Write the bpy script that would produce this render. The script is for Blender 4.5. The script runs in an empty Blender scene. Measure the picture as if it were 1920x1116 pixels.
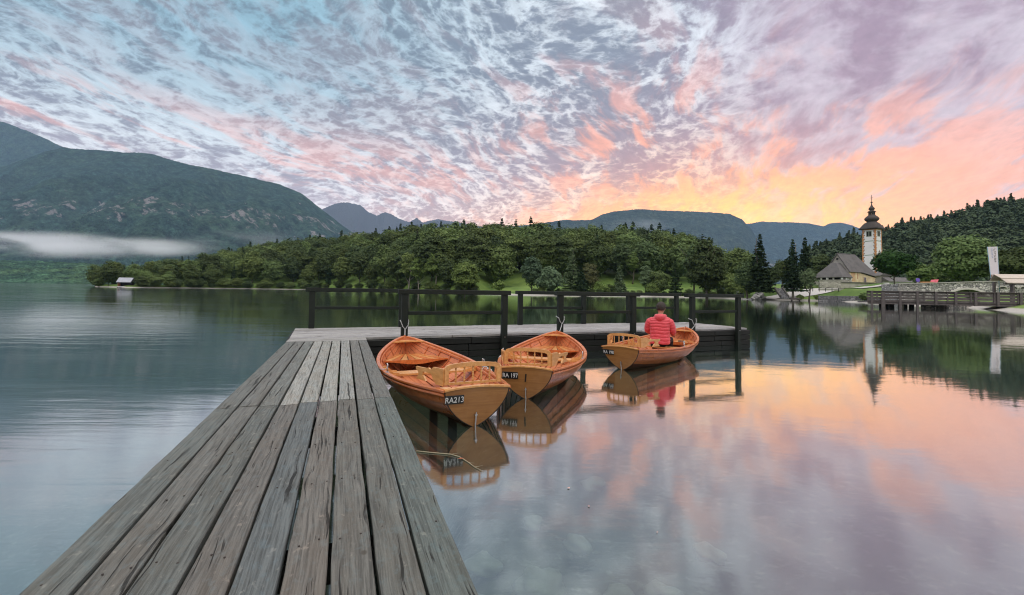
import bpy, bmesh, math, random
import numpy as np
from mathutils import Vector, Matrix, Euler

random.seed(7)
RNG = np.random.default_rng(11)
SC = bpy.context.scene
COL = SC.collection
rad = math.radians

# ------------------------------------------------------------------ camera
F = 853.0                      # focal length in pixels of a 1920 wide frame (16 mm)
H = 1.54                       # camera height above the lake
PITCH, ROLL = 2.0, 0.9
SHIFT_Y = -(F * math.tan(rad(PITCH)) + 13.7) / 1920.0
cam_data = bpy.data.cameras.new('camera')
cam = bpy.data.objects.new('camera', cam_data)
COL.objects.link(cam)
cam_data.sensor_width = 36
cam_data.lens = F * 36 / 1920
cam_data.shift_y = SHIFT_Y
cam_data.clip_end = 60000
cam_data.clip_start = 0.05
CAM_M = Matrix.Rotation(rad(90 + PITCH), 4, 'X') @ Matrix.Rotation(rad(ROLL), 4, 'Z')
CAM_M.translation = (0, 0, H)
cam.matrix_world = CAM_M
SC.camera = cam
SC.render.resolution_x = 1024
SC.render.resolution_y = 595

def ray(px, py):
    d = Vector(((px - 960) / F, (558 - py) / F + SHIFT_Y * 1920 / F, -1))
    return CAM_M.to_3x3() @ d
def on_z(px, py, z):
    d = ray(px, py); t = (z - H) / d.z
    return Vector((d.x * t, d.y * t, z))
def at_y(px, py, Y):
    d = ray(px, py); t = Y / d.y
    return Vector((d.x * t, Y, H + d.z * t))

# ------------------------------------------------------------------ node helpers
class NT:
    def __init__(s, tree):
        s.t = tree; s.n = tree.nodes; s.l = tree.links
    def put(s, sock, v):
        if isinstance(v, bpy.types.NodeSocket): s.l.new(v, sock)
        elif v is not None:
            if hasattr(sock, 'default_value'):
                try: sock.default_value = v
                except Exception:
                    sock.default_value = tuple(v) + (1,) if len(v) == 3 else tuple(v)[:3]
    def m(s, op, a, b=None, c=None, clamp=False):
        n = s.n.new('ShaderNodeMath'); n.operation = op; n.use_clamp = clamp
        s.put(n.inputs[0], a); s.put(n.inputs[1], b); s.put(n.inputs[2], c)
        return n.outputs[0]
    def add(s, a, b): return s.m('ADD', a, b)
    def sub(s, a, b): return s.m('SUBTRACT', a, b)
    def mul(s, a, b): return s.m('MULTIPLY', a, b)
    def div(s, a, b): return s.m('DIVIDE', a, b)
    def vm(s, op, a, b=None, sc=None):
        n = s.n.new('ShaderNodeVectorMath'); n.operation = op
        s.put(n.inputs[0], a); s.put(n.inputs[1], b)
        if sc is not None: s.put(n.inputs['Scale'], sc)
        return n.outputs[0]
    def sep(s, v):
        n = s.n.new('ShaderNodeSeparateXYZ'); s.put(n.inputs[0], v); return n.outputs[0], n.outputs[1], n.outputs[2]
    def comb(s, x, y, z):
        n = s.n.new('ShaderNodeCombineXYZ')
        for i, v in enumerate((x, y, z)): s.put(n.inputs[i], v)
        return n.outputs[0]
    def noise(s, vec, scale=1, detail=4, rough=.5, dist=0, w=None, lac=2.0):
        n = s.n.new('ShaderNodeTexNoise')
        if w is not None: n.noise_dimensions = '4D'; s.put(n.inputs['W'], w)
        s.put(n.inputs['Vector'], vec); n.inputs['Scale'].default_value = scale
        n.inputs['Detail'].default_value = detail; n.inputs['Roughness'].default_value = rough
        n.inputs['Lacunarity'].default_value = lac
        n.inputs['Distortion'].default_value = dist
        return n.outputs[0]
    def voro(s, vec, scale=1, feature='F1', out=0, rnd=1.0):
        n = s.n.new('ShaderNodeTexVoronoi'); n.feature = feature
        s.put(n.inputs['Vector'], vec); n.inputs['Scale'].default_value = scale
        n.inputs['Randomness'].default_value = rnd
        return n.outputs[out]
    def mix(s, f, a, b, blend='MIX'):
        n = s.n.new('ShaderNodeMix'); n.data_type = 'RGBA'; n.blend_type = blend
        s.put(n.inputs[0], f); s.put(n.inputs[6], a); s.put(n.inputs[7], b)
        return n.outputs[2]
    def ss(s, x, a, b):           # smoothstep
        n = s.n.new('ShaderNodeMapRange'); n.interpolation_type = 'SMOOTHSTEP'
        s.put(n.inputs[0], x); s.put(n.inputs[1], a); s.put(n.inputs[2], b)
        return n.outputs[0]
    def lin(s, x, a, b, c=0.0, d=1.0):
        n = s.n.new('ShaderNodeMapRange'); s.put(n.inputs[0], x)
        for i, v in zip((1, 2, 3, 4), (a, b, c, d)): s.put(n.inputs[i], v)
        return n.outputs[0]
    def ramp(s, x, stops, interp='LINEAR'):
        n = s.n.new('ShaderNodeValToRGB'); s.put(n.inputs[0], x); r = n.color_ramp; r.interpolation = interp
        while len(r.elements) < len(stops): r.elements.new(.5)
        for e, (p, c) in zip(r.elements, stops): e.position = p; e.color = tuple(c) + (1,)
        return n.outputs[0]
    def attr(s, name):
        n = s.n.new('ShaderNodeAttribute'); n.attribute_name = name; return n
    def bump(s, h, strength=.5, dist=.01):
        n = s.n.new('ShaderNodeBump'); s.put(n.inputs['Height'], h)
        s.put(n.inputs['Strength'], strength); n.inputs['Distance'].default_value = dist
        return n.outputs[0]

def c3(r, g, b):                    # sRGB 0-255 -> linear
    f = lambda v: (v / 255 / 12.92) if v / 255 <= .04045 else ((v / 255 + .055) / 1.055) ** 2.4
    return (f(r), f(g), f(b))

# ------------------------------------------------------------------ world / sky
SUN_AZ, SUN_EL = rad(27.0), rad(3.0)      # azimuth from +Y towards +X
world = bpy.data.worlds.new('World'); SC.world = world; world.use_nodes = True
w = NT(world.node_tree); w.n.clear()
tc = w.n.new('ShaderNodeTexCoord')
D = tc.outputs['Generated']
dx, dy, dz = w.sep(D)
zc = w.m('MAXIMUM', dz, 0.0)
az = w.m('ARCTAN2', dx, dy)
el = w.m('ARCSINE', zc)
den = w.add(zc, 0.22)
qx, qy = w.div(dx, den), w.div(dy, den)
a0 = 0.36
ca, sa = math.cos(a0), math.sin(a0)
qa = w.add(w.mul(qx, sa), w.mul(qy, ca))       # along the cloud streets
qc = w.sub(w.mul(qx, ca), w.mul(qy, sa))       # across them
warp = w.noise(w.comb(qc, qa, 3.1), 1.1, 3, .5)
warp2 = w.noise(w.comb(qc, qa, 7.7), 1.1, 3, .5)
wa, wb = w.mul(w.sub(warp, .5), .5), w.mul(w.sub(warp2, .5), .5)
C, A = w.add(qc, wa), w.add(qa, wb)
n_big = w.noise(w.comb(C, w.mul(A, .42), 2.3), 1.5, 5, .55)                                    # banks
n_mid = w.noise(w.comb(C, w.mul(A, .66), 5.0), 10.0, 7, .60)                          # streets
cw = w.noise(w.comb(C, A, 31.0), 20.0, 4, .6); cw2 = w.noise(w.comb(C, A, 41.0), 20.0, 4, .6)
soft = w.ss(az, .30, .62)                       # the deck smears out to veils on the right
cv = w.comb(w.add(w.mul(C, 1.0), w.mul(w.sub(cw, .5), .14)), w.add(w.mul(A, .80), w.mul(w.sub(cw2, .5), .14)), 9.0)
vn = w.n.new('ShaderNodeTexVoronoi'); vn.feature = 'F1'; vn.voronoi_dimensions = '2D'; w.put(vn.inputs['Vector'], cv); vn.inputs['Scale'].default_value = 21.0
puff = w.lin(vn.outputs[0], .0, .80, .86, .20)
n_cell = w.mix(soft, puff, w.noise(w.comb(C, w.mul(A, .4), 9.0), 10.0, 5, .55))
n_cell = w.sep(n_cell)[0]                         # cells
n_pink = w.noise(w.comb(C, w.mul(A, .5), 4.0), 1.6, 4, .5)
n_pk2 = w.noise(w.comb(C, w.mul(A, .36), 14.0), 9.0, 5, .58)
def gauss(x, c, s_):
    t = w.div(w.sub(x, c), s_); return w.m('EXPONENT', w.mul(w.mul(t, t), -1.0))
left = w.ss(az, .15, -.50)                     # 1 on the left
right = w.ss(az, .38, .75)
high = w.ss(el, .12, .50)
low = w.ss(el, .30, .04)
glow = w.mul(gauss(az, .44, .30), w.ss(el, .37, .13))
glow_w = w.mul(gauss(az, .50, .55), w.ss(el, .52, .12))
hl = w.mul(left, high)
# clear air between the clouds
gap = w.mix(high, (.88, .85, .85), (.76, .82, .88))
gap = w.mix(w.mul(hl, .92), gap, (.22, .42, .53))
gap = w.mix(w.mul(left, w.mul(low, .8)), gap, (.70, .66, .70))
gap = w.mix(w.mul(glow_w, .80), gap, (1.02, .66, .54))
gap = w.mix(w.mul(glow, .92), gap, (1.35, .66, .16))
gap = w.mix(w.mul(w.ss(el, .17, .08), gauss(az, -.10, .30)), gap, (1.2, 1.05, .86))
lowc = w.mul(w.ss(el, .16, .08), gauss(az, .10, .35))
# shaded cloud
shd = w.mix(high, (.32, .255, .30), (.22, .245, .31))
shd = w.mix(w.mul(hl, .9), shd, (.14, .21, .27))
shd = w.mix(w.mul(left, w.mul(low, .9)), shd, (.48, .39, .43))
shd = w.mix(w.mul(w.ss(az, .20, .60), .9), shd, (.38, .25, .33))
gap = w.mix(w.mul(soft, .75), gap, (.62, .50, .58))
shd = w.mix(w.mul(glow_w, .55), shd, (.55, .28, .29))
shd = w.mix(w.mul(right, w.mul(low, .9)), shd, (.80, .38, .33))
shd = w.mix(w.mul(lowc, .7), shd, (.90, .55, .42))
shd = w.mix(w.mul(glow, .88), shd, (.88, .30, .12))
# lit cloud
lit = w.mix(high, (.95, .40, .28), (.85, .44, .40))
lit = w.mix(glow_w, lit, (1.25, .42, .12))
lit = w.mix(w.mul(gauss(az, .46, .19), w.ss(el, .29, .08)), lit, (1.45, .72, .07))
nz = w.add(w.mul(n_big, .36), w.add(w.mul(n_mid, .38), w.mul(n_cell, .26)))
cover = w.ss(nz, w.sub(.392, w.mul(right, .04)), w.add(.555, w.mul(right, .05)))
thick = w.ss(nz, .455, .60)
shd2 = w.mix(thick, w.mix(.45, shd, gap), shd)
col = w.mix(cover, gap, shd2)
pk = w.ss(w.add(w.mul(n_pink, .42), w.mul(n_pk2, .58)), w.sub(.475, w.mul(glow_w, .03)), w.sub(.565, w.mul(glow_w, .02)))
scat = w.mul(gauss(az, .25, .32), gauss(el, .30, .18))
band = w.m('MAXIMUM', w.mul(glow_w, 1.25), w.mul(w.mul(gauss(w.add(el, w.mul(az, .04)), .235, .065), w.ss(az, .3, -.2)), .6))
band = w.m('MAXIMUM', band, w.mul(w.mul(right, w.ss(el, .45, .08)), .6))
band = w.m('MINIMUM', w.m('MAXIMUM', w.m('MAXIMUM', band, scat), .12), 1.0)
col = w.mix(w.mul(w.mul(pk, band), .85), col, lit)
gl2 = w.mul(gauss(az, .34, .40), w.ss(el, .27, .11))
col = w.mix(w.mul(gl2, .50), col, (1.45, .60, .10))
gl3 = w.mul(gauss(az, .45, .20), w.ss(el, .25, .12))
col = w.mix(w.mul(gl3, .40), col, (1.60, .86, .06))
fine = w.noise(w.comb(C, w.mul(A, .5), 2.0), 34.0, 4, .6)
col = w.vm('SCALE', col, sc=w.mul(w.lin(fine, .3, .7, .90, 1.10), w.lin(el, .06, .34, 1.38, 1.0)))
# sky out of view, behind and overhead, is brightened to light the foreground
back = w.ss(dy, .25, -.35)
over = w.ss(dz, .62, .88)
bo = w.m('MAXIMUM', back, over)
colb = w.mix(cover, (1.20, 1.17, 1.13), (.80, .75, .73))
hi_b = w.ss(dz, .35, .80)
colb = w.vm('SCALE', colb, sc=w.lin(hi_b, 0, 1, .78, 2.0))
col = w.mix(bo, col, colb)
below = w.ss(dz, .0, -.03)
col = w.mix(below, col, (.10, .12, .12))
bg = w.n.new('ShaderNodeBackground'); w.put(bg.inputs[0], col); bg.inputs[1].default_value = 1.18
sky = w.n.new('ShaderNodeTexSky'); sky.sky_type = 'NISHITA'; sky.sun_disc = False
sky.sun_elevation = SUN_EL; sky.sun_rotation = SUN_AZ; sky.altitude = 500
bg2 = w.n.new('ShaderNodeBackground'); w.put(bg2.inputs[0], sky.outputs[0]); bg2.inputs[1].default_value = .05
ads = w.n.new('ShaderNodeMixShader'); ads.inputs[0].default_value = .10
w.l.new(bg.outputs[0], ads.inputs[1]); w.l.new(bg2.outputs[0], ads.inputs[2])
wo = w.n.new('ShaderNodeOutputWorld'); w.l.new(ads.outputs[0], wo.inputs[0])
try:
    world.cycles.sampling_method = 'MANUAL'; world.cycles.sample_map_resolution = 1024
except Exception: pass

sun_d = bpy.data.lights.new('sun', 'SUN'); sun_d.energy = .5; sun_d.angle = rad(3); sun_d.color = (1, .72, .5)
sun = bpy.data.objects.new('sun', sun_d); COL.objects.link(sun)
sv = Vector((math.sin(SUN_AZ) * math.cos(SUN_EL), math.cos(SUN_AZ) * math.cos(SUN_EL), math.sin(SUN_EL)))
sun.rotation_euler = sv.to_track_quat('Z', 'Y').to_euler()

SC.view_settings.view_transform = 'Standard'
SC.view_settings.look = 'None'
SC.view_settings.exposure = 0.20
SC.view_settings.gamma = 1.0
SC.cycles.max_bounces = 8
SC.cycles.transparent_max_bounces = 12
SC.cycles.volume_bounces = 2
SC.cycles.filter_width = 1.1
SC.cycles.sample_clamp_indirect = 4
SC.cycles.caustics_reflective = False
SC.cycles.use_denoising = True

# ------------------------------------------------------------------ object helpers
def tag(o, label=None, cat=None, group=None, kind=None):
    if label: o['label'] = label
    if cat: o['category'] = cat
    if group: o['group'] = group
    if kind: o['kind'] = kind
    return o
def empty(name, loc=(0, 0, 0), rz=0.0, parent=None):
    o = bpy.data.objects.new(name, None); COL.objects.link(o)
    o.location = loc; o.rotation_euler = (0, 0, rz); o.empty_display_size = .1
    if parent: o.parent = parent
    return o
def link_mesh(name, me, mats, parent=None):
    if not isinstance(mats, (list, tuple)): mats = [mats]
    for m_ in mats: me.materials.append(m_)
    o = bpy.data.objects.new(name, me); COL.objects.link(o)
    if parent: o.parent = parent
    return o
def np_mesh(name, V, Q, mats, parent=None, smooth=False, tri=False):
    """fast mesh from arrays: V (n,3), Q (m,4) or (m,3)"""
    me = bpy.data.meshes.new(name)
    V = np.asarray(V, np.float32); Q = np.asarray(Q, np.int32); k = Q.shape[1]
    me.vertices.add(len(V)); me.vertices.foreach_set('co', V.ravel())
    me.loops.add(Q.size); me.loops.foreach_set('vertex_index', Q.ravel())
    me.polygons.add(len(Q))
    me.polygons.foreach_set('loop_start', np.arange(0, Q.size, k, dtype=np.int32))
    me.polygons.foreach_set('loop_total', np.full(len(Q), k, np.int32))
    me.polygons.foreach_set('use_smooth', np.full(len(Q), smooth, bool))
    me.update(calc_edges=True)
    if mats is None: return me
    return link_mesh(name, me, mats, parent)
def copy_tree(o, parent=None):
    c = o.copy(); COL.objects.link(c); c.parent = parent
    for ch in o.children: copy_tree(ch, c)
    return c

class MB:
    """collects simple shapes and builds ONE mesh object"""
    def __init__(s): s.v = []; s.f = []; s.mi = []; s.tint = []
    def raw(s, vs, fs, mi=0, tint=(1, 1, 1)):
        b = len(s.v); s.v += [tuple(v) for v in vs]
        for f in fs: s.f.append(tuple(i + b for i in f)); s.mi.append(mi); s.tint.append(tint)
        return s
    def box(s, c, d, R=None, mi=0, tint=(1, 1, 1), bev=0.0):
        x, y, z = [q / 2 for q in d]
        c = Vector(c)
        if bev <= 0:
            P = [(-x, -y, -z), (x, -y, -z), (x, y, -z), (-x, y, -z), (-x, -y, z), (x, -y, z), (x, y, z), (-x, y, z)]
            Fs = [(0, 3, 2, 1), (4, 5, 6, 7), (0, 1, 5, 4), (1, 2, 6, 5), (2, 3, 7, 6), (3, 0, 4, 7)]
        else:
            b = bev; P = []
            for zz, i in ((-z, 1), (-z + b, 0), (z - b, 0), (z, 1)):
                ix, iy = x - b * i, y - b * i
                k = b * .6 if not i else 0
                P += [(-ix + k, -iy, zz), (ix - k, -iy, zz), (ix, -iy + k, zz), (ix, iy - k, zz), (ix - k, iy, zz), (-ix + k, iy, zz), (-ix, iy - k, zz), (-ix, -iy + k, zz)]
            Fs = [tuple(range(7, -1, -1)), tuple(range(24, 32))]
            for r in range(3):
                for k in range(8): Fs.append((r * 8 + k, r * 8 + (k + 1) % 8, r * 8 + 8 + (k + 1) % 8, r * 8 + 8 + k))
        if R is not None: P = [R @ Vector(p) for p in P]
        return s.raw([c + Vector(p) for p in P], Fs, mi, tint)
    def beam(s, a, b, wd, ht, up=(0, 0, 1), mi=0, tint=(1, 1, 1), bev=0.0):
        a, b = Vector(a), Vector(b); y = (b - a); L = y.length; y.normalize()
        x = y.cross(Vector(up)); x.normalize(); z = x.cross(y)
        R = Matrix((x, y, z)).transposed()
        return s.box((a + b) / 2, (wd, L, ht), R, mi, tint, bev)
    def tube(s, pts, r, n=8, mi=0, cap=True, tint=(1, 1, 1)):
        pts = [Vector(p) for p in pts]
        rs = r if isinstance(r, (list, tuple)) else [r] * len(pts)
        vs = []; prev = None
        for i, p in enumerate(pts):
            t = (pts[min(i + 1, len(pts) - 1)] - pts[max(i - 1, 0)]).normalized()
            if prev is None:
                u = t.cross(Vector((0, 0, 1)) if abs(t.z) < .9 else Vector((1, 0, 0))).normalized()
            else:
                u = (prev - t * prev.dot(t)).normalized()
            prev = u; v = t.cross(u)
            for k in range(n):
                a = 2 * math.pi * k / n
                vs.append(p + (u * math.cos(a) + v * math.sin(a)) * rs[i])
        fs = [(i * n + k, i * n + (k + 1) % n, (i + 1) * n + (k + 1) % n, (i + 1) * n + k) for i in range(len(pts) - 1) for k in range(n)]
        if cap: fs += [tuple(range(n - 1, -1, -1)), tuple(range((len(pts) - 1) * n, len(pts) * n))]
        return s.raw(vs, fs, mi, tint)
    def lathe(s, prof, n=16, c=(0, 0, 0), mi=0, sq=None, rot=0.0):
        vs = []
        for j, (r, z) in enumerate(prof):
            q = 0 if sq is None else sq[j]
            for k in range(n):
                a = 2 * math.pi * k / n
                ca_, sa_ = math.cos(a), math.sin(a)
                m_ = max(abs(ca_), abs(sa_)); f = (1 - q) + q / m_
                x, y = r * ca_ * f, r * sa_ * f
                vs.append((c[0] + x * math.cos(rot) - y * math.sin(rot), c[1] + x * math.sin(rot) + y * math.cos(rot), c[2] + z))
        fs = [(j * n + k, j * n + (k + 1) % n, (j + 1) * n + (k + 1) % n, (j + 1) * n + k) for j in range(len(prof) - 1) for k in range(n)]
        fs += [tuple(range(n - 1, -1, -1)), tuple(range((len(prof) - 1) * n, len(prof) * n))]
        return s.raw(vs, fs, mi)
    def prism(s, poly, axis_o, ux, uy, depth, mi=0, tint=(1, 1, 1)):
        """extrude a 2-D outline: points axis_o + x*ux + y*uy, thickness depth along ux x uy"""
        o, ux, uy = Vector(axis_o), Vector(ux), Vector(uy); nrm = ux.cross(uy).normalized() * depth
        n = len(poly)
        A = [o + ux * p[0] + uy * p[1] - nrm / 2 for p in poly]; B = [a + nrm for a in A]
        fs = [tuple(range(n - 1, -1, -1)), tuple(range(n, 2 * n))] + [(k, (k + 1) % n, n + (k + 1) % n, n + k) for k in range(n)]
        return s.raw(A + B, fs, mi, tint)
    def build(s, name, mats, parent=None, smooth=False, tint=False, angle=None):
        me = bpy.data.meshes.new(name); me.from_pydata(s.v, [], s.f)
        if not isinstance(mats, (list, tuple)): mats = [mats]
        me.polygons.foreach_set('material_index', s.mi)
        if smooth: me.polygons.foreach_set('use_smooth', [True] * len(s.f))
        if tint:
            at = me.attributes.new('tint', 'FLOAT_COLOR', 'FACE')
            at.data.foreach_set('color', np.array([tuple(t) + (1,) for t in s.tint], np.float32).ravel())
        me.update()
        if angle is not None:
            me.polygons.foreach_set('use_smooth', [True] * len(s.f))
            try: me.set_sharp_from_angle(angle=rad(angle))
            except Exception: pass
        return link_mesh(name, me, mats, parent)

# ------------------------------------------------------------------ numpy noise
def _h(ix, iy, seed):
    n = (ix.astype(np.int64) * 374761393 + iy.astype(np.int64) * 668265263 + seed * 982451653) & 0x7fffffff
    n = ((n ^ (n >> 13)) * 1274126177) & 0x7fffffff
    n = n ^ (n >> 16)
    return (n & 0xffff) / 65535.0
def vnoise(x, y, seed=0):
    ix, iy = np.floor(x), np.floor(y); fx, fy = x - ix, y - iy
    fx = fx * fx * (3 - 2 * fx); fy = fy * fy * (3 - 2 * fy)
    a, b, c, d = _h(ix, iy, seed), _h(ix + 1, iy, seed), _h(ix, iy + 1, seed), _h(ix + 1, iy + 1, seed)
    return (a * (1 - fx) + b * fx) * (1 - fy) + (c * (1 - fx) + d * fx) * fy
def fbm(x, y, oct=5, seed=0, gain=.5):
    v = 0; a = 1; t = 0
    for o in range(oct):
        v = v + a * vnoise(x * 2 ** o, y * 2 ** o, seed + o * 17); t += a; a *= gain
    return v / t
def sstep(x, a, b):
    t = np.clip((x - a) / (b - a), 0, 1); return t * t * (3 - 2 * t)

# ------------------------------------------------------------------ materials
def mat(name):
    m_ = bpy.data.materials.new(name); m_.use_nodes = True
    t = NT(m_.node_tree); b = t.n['Principled BSDF']
    return m_, t, b
def tcoord(t, kind='Object'):
    return t.n.new('ShaderNodeTexCoord').outputs[kind]
def simple(name, colr, rough=.6, var=.25, scale=6.0, metal=0.0, bump=.0, spec=.5, coord='Object'):
    m_, t, b = mat(name); P = tcoord(t, coord)
    n = t.noise(P, scale, 5, .6)
    t.put(b.inputs['Base Color'], t.mix(n, tuple(c * (1 - var) for c in colr), tuple(min(1, c * (1 + var)) for c in colr)))
    b.inputs['Roughness'].default_value = rough; b.inputs['Metallic'].default_value = metal
    b.inputs['Specular IOR Level'].default_value = spec
    if bump: t.put(b.inputs['Normal'], t.bump(n, bump, .02))
    return m_

def deck_mat(name, base=(.118, .121, .117), axis='y', light=1.0):
    m_, t, b = mat(name); P = tcoord(t)
    tint = t.attr('tint'); x, y, z = t.sep(P)
    tv = t.sep(tint.outputs['Vector'])
    seed = t.mul(t.add(tv[0], t.mul(tv[1], 3.7)), 40.0)
    u, v = (x, y) if axis == 'y' else (y, x)
    G = t.comb(u, t.mul(v, .05), z)
    wob = t.noise(t.comb(u, t.mul(v, .55), seed), 3.0, 2, .5)
    G2 = t.comb(t.add(u, t.mul(t.sub(wob, .5), .035)), t.mul(v, .030), t.add(z, seed))
    g1 = t.noise(G2, 80, 4, .6)                      # grain
    g2 = t.noise(G2, 190, 3, .6)
    blot = t.noise(t.comb(u, t.mul(v, .35), seed), 6, 5, .6)
    blot2 = t.noise(t.comb(u, t.mul(v, .6), t.add(seed, 9.0)), 24, 5, .7)
    c = t.mix(t.ss(t.add(t.mul(g1, .6), t.mul(g2, .4)), .36, .62), tuple(q * .58 for q in base), tuple(q * 1.36 for q in base))
    c = t.mix(t.mul(t.ss(blot, .45, .65), .35), c, (.12, .105, .088))
    c = t.mix(t.mul(t.ss(blot2, .52, .64), .40), c, (.15, .185, .20))
    c = t.mix(t.mul(t.ss(blot2, .40, .30), .5), c, (.30, .28, .25))
    crack = t.ss(t.noise(t.comb(t.add(u, t.mul(t.sub(wob, .5), .10)), t.mul(v, .030), t.add(seed, 3.0)), 42, 3, .6), .62, .66)
    crack = t.mul(crack, t.ss(blot, .42, .55))
    c = t.mix(crack, c, (.02, .02, .018))
    vo = t.voro(t.comb(u, t.mul(v, .7), seed), 5.0)
    knot = t.ss(vo, .085, .03)
    c = t.mix(t.mul(knot, .7), c, (.05, .04, .03))
    grit = t.noise(P, 420, 2, .7)
    c = t.vm('MULTIPLY', c, t.comb(t.lin(grit, .25, .75, .72, 1.28), t.lin(grit, .25, .75, .72, 1.28), t.lin(grit, .25, .75, .72, 1.28)))
    c = t.vm('MULTIPLY', c, tint.outputs['Color'])
    t.put(b.inputs['Base Color'], t.vm('SCALE', c, sc=light))
    t.put(b.inputs['Roughness'], t.lin(blot2, .3, .7, .55, .85))
    b.inputs['Specular IOR Level'].default_value = .35
    hgt = t.add(t.add(t.mul(g1, .5), t.mul(g2, .25)), t.add(t.mul(crack, -.9), t.mul(grit, .25)))
    t.put(b.inputs['Normal'], t.bump(hgt, .9, .010))
    return m_
M_DECK = deck_mat('weathered_deck_wood')
M_DECKX = deck_mat('weathered_platform_wood', (.26, .255, .255), 'x')
def darkwood(name, base, sc=1.0):
    m_, t, b = mat(name); P = tcoord(t); x, y, z = t.sep(P)
    n = t.noise(P, 7, 6, .65); n2 = t.noise(P, 60, 4, .7); drip = t.noise(t.comb(t.mul(x, 1), y, t.mul(z, .15)), 20, 4, .6)
    c = t.mix(n, tuple(q * .5 for q in base), tuple(q * 1.6 for q in base))
    c = t.mix(t.mul(t.ss(drip, .62, .78), .4), c, (.06, .07, .055))
    t.put(b.inputs['Base Color'], c); b.inputs['Roughness'].default_value = .65; b.inputs['Specular IOR Level'].default_value = .3
    t.put(b.inputs['Normal'], t.bump(t.add(n2, n), .5, .01)); return m_
M_DARK = darkwood('dark_green_stained_wood', (.006, .010, .007))
M_BEAM = darkwood('wet_dark_timber', (.006, .007, .006))

def varnish(name, c1, c2, rough=.28, axis='y'):
    m_, t, b = mat(name); P = tcoord(t); x, y, z = t.sep(P)
    G = t.comb(t.mul(x, 1), t.mul(y, .06), t.mul(z, 1)) if axis == 'y' else t.comb(t.mul(x, .08), y, z)
    n = t.noise(G, 26, 5, .6, dist=.3); n2 = t.noise(G, 110, 3, .6); n3 = t.noise(P, 3.2, 4, .6)
    c = t.mix(t.ss(n, .3, .7), c1, c2)
    c = t.mix(t.mul(n2, .35), c, tuple(q * .55 for q in c1))
    c = t.mix(t.mul(t.ss(n3, .4, .7), .45), c, tuple(q * w_ for q, w_ in zip(c1, (.75, .6, .5))))
    at = t.attr('tint'); 
    t.put(b.inputs['Base Color'], c)
    t.put(b.inputs['Roughness'], t.lin(n3, .3, .7, rough * .8, rough * 1.6))
    b.inputs['Coat Weight'].default_value = .35; b.inputs['Coat Roughness'].default_value = .15
    t.put(b.inputs['Normal'], t.bump(n2, .12, .004)); return m_
M_HULL = varnish('varnished_larch_planking', (.50, .135, .033), (.74, .23, .06))
M_HULL_IN = varnish('varnished_inner_planking', (.58, .17, .065), (.78, .29, .12), .4)
M_TRANSOM = varnish('oak_transom', (.36, .155, .045), (.50, .235, .075), .35, 'x')
M_TRIM = varnish('golden_oak_trim', (.60, .285, .085), (.80, .42, .15), .35)
M_SEAM_SHADE = simple('black_seam_and_lap_shade', (.012, .008, .006), .6)
M_REDBOT = simple('red_brown_bottom_paint', (.10, .03, .018), .35, .4, 4)
M_METAL = simple('galvanised_metal', (.55, .55, .57), .3, .2, 20, metal=1.0)
M_CHAIN = simple('pale_steel_chain', (.62, .62, .62), .35, .2, 30, metal=.6)
M_ROPE = simple('pale_grey_rope', (.50, .50, .50), .9, .35, 90, bump=.4)
M_FENDER = simple('white_vinyl', (.62, .66, .68), .35, .1, 8)
M_PLATE = simple('black_plate', (.008, .008, .010), .35, .2, 8)
M_WHITE = simple('white_letter_paint', (.75, .75, .75), .5, .05, 8)
# ================================================================== SETTING
def hor(px): return 541.0 + (px - 750) * math.tan(rad(ROLL))
def shore_depth(px):
    pts = [(-400, 900), (160, 260), (185, 215), (240, 205), (300, 214), (400, 236), (500, 250), (600, 262), (700, 225), (800, 182), (900, 160), (1000, 146),
           (1080, 152), (1155, 160), (1260, 160), (1350, 146), (1400, 127), (1470, 120), (1563, 114), (1640, 96), (1700, 84), (1760, 74), (1800, 68), (1850, 58), (1920, 48), (2000, 42), (2600, 36)]
    return np.interp(px, [p[0] for p in pts], [p[1] for p in pts])
SKY_HILL = [(150, 540), (180, 520), (210, 502), (240, 494), (272, 491), (300, 487), (340, 472), (393, 464), (500, 449), (560, 443), (660, 435), (727, 426),
            (777, 421), (850, 417), (943, 417), (975, 421), (1013, 415), (1078, 425), (1154, 420), (1219, 424), (1254, 432), (1300, 442), (1331, 455), (1352, 480), (1382, 505), (1400, 522), (1430, 540)]
TREE_H = 19.0
def hill_params(px):
    sh = shore_depth(px)
    yr = sh + np.interp(px, [170, 300, 500, 900, 1300, 1400], [25, 70, 150, 190, 170, 90])
    py = np.interp(px, [p[0] for p in SKY_HILL], [p[1] for p in SKY_HILL])
    ztop = H + (hor(px) - py) / F * yr
    zr = np.maximum(ztop - TREE_H, 0.8)
    zr = np.where((px < 150) | (px > 1430), 0.0, zr)
    return sh, yr, zr
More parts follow.
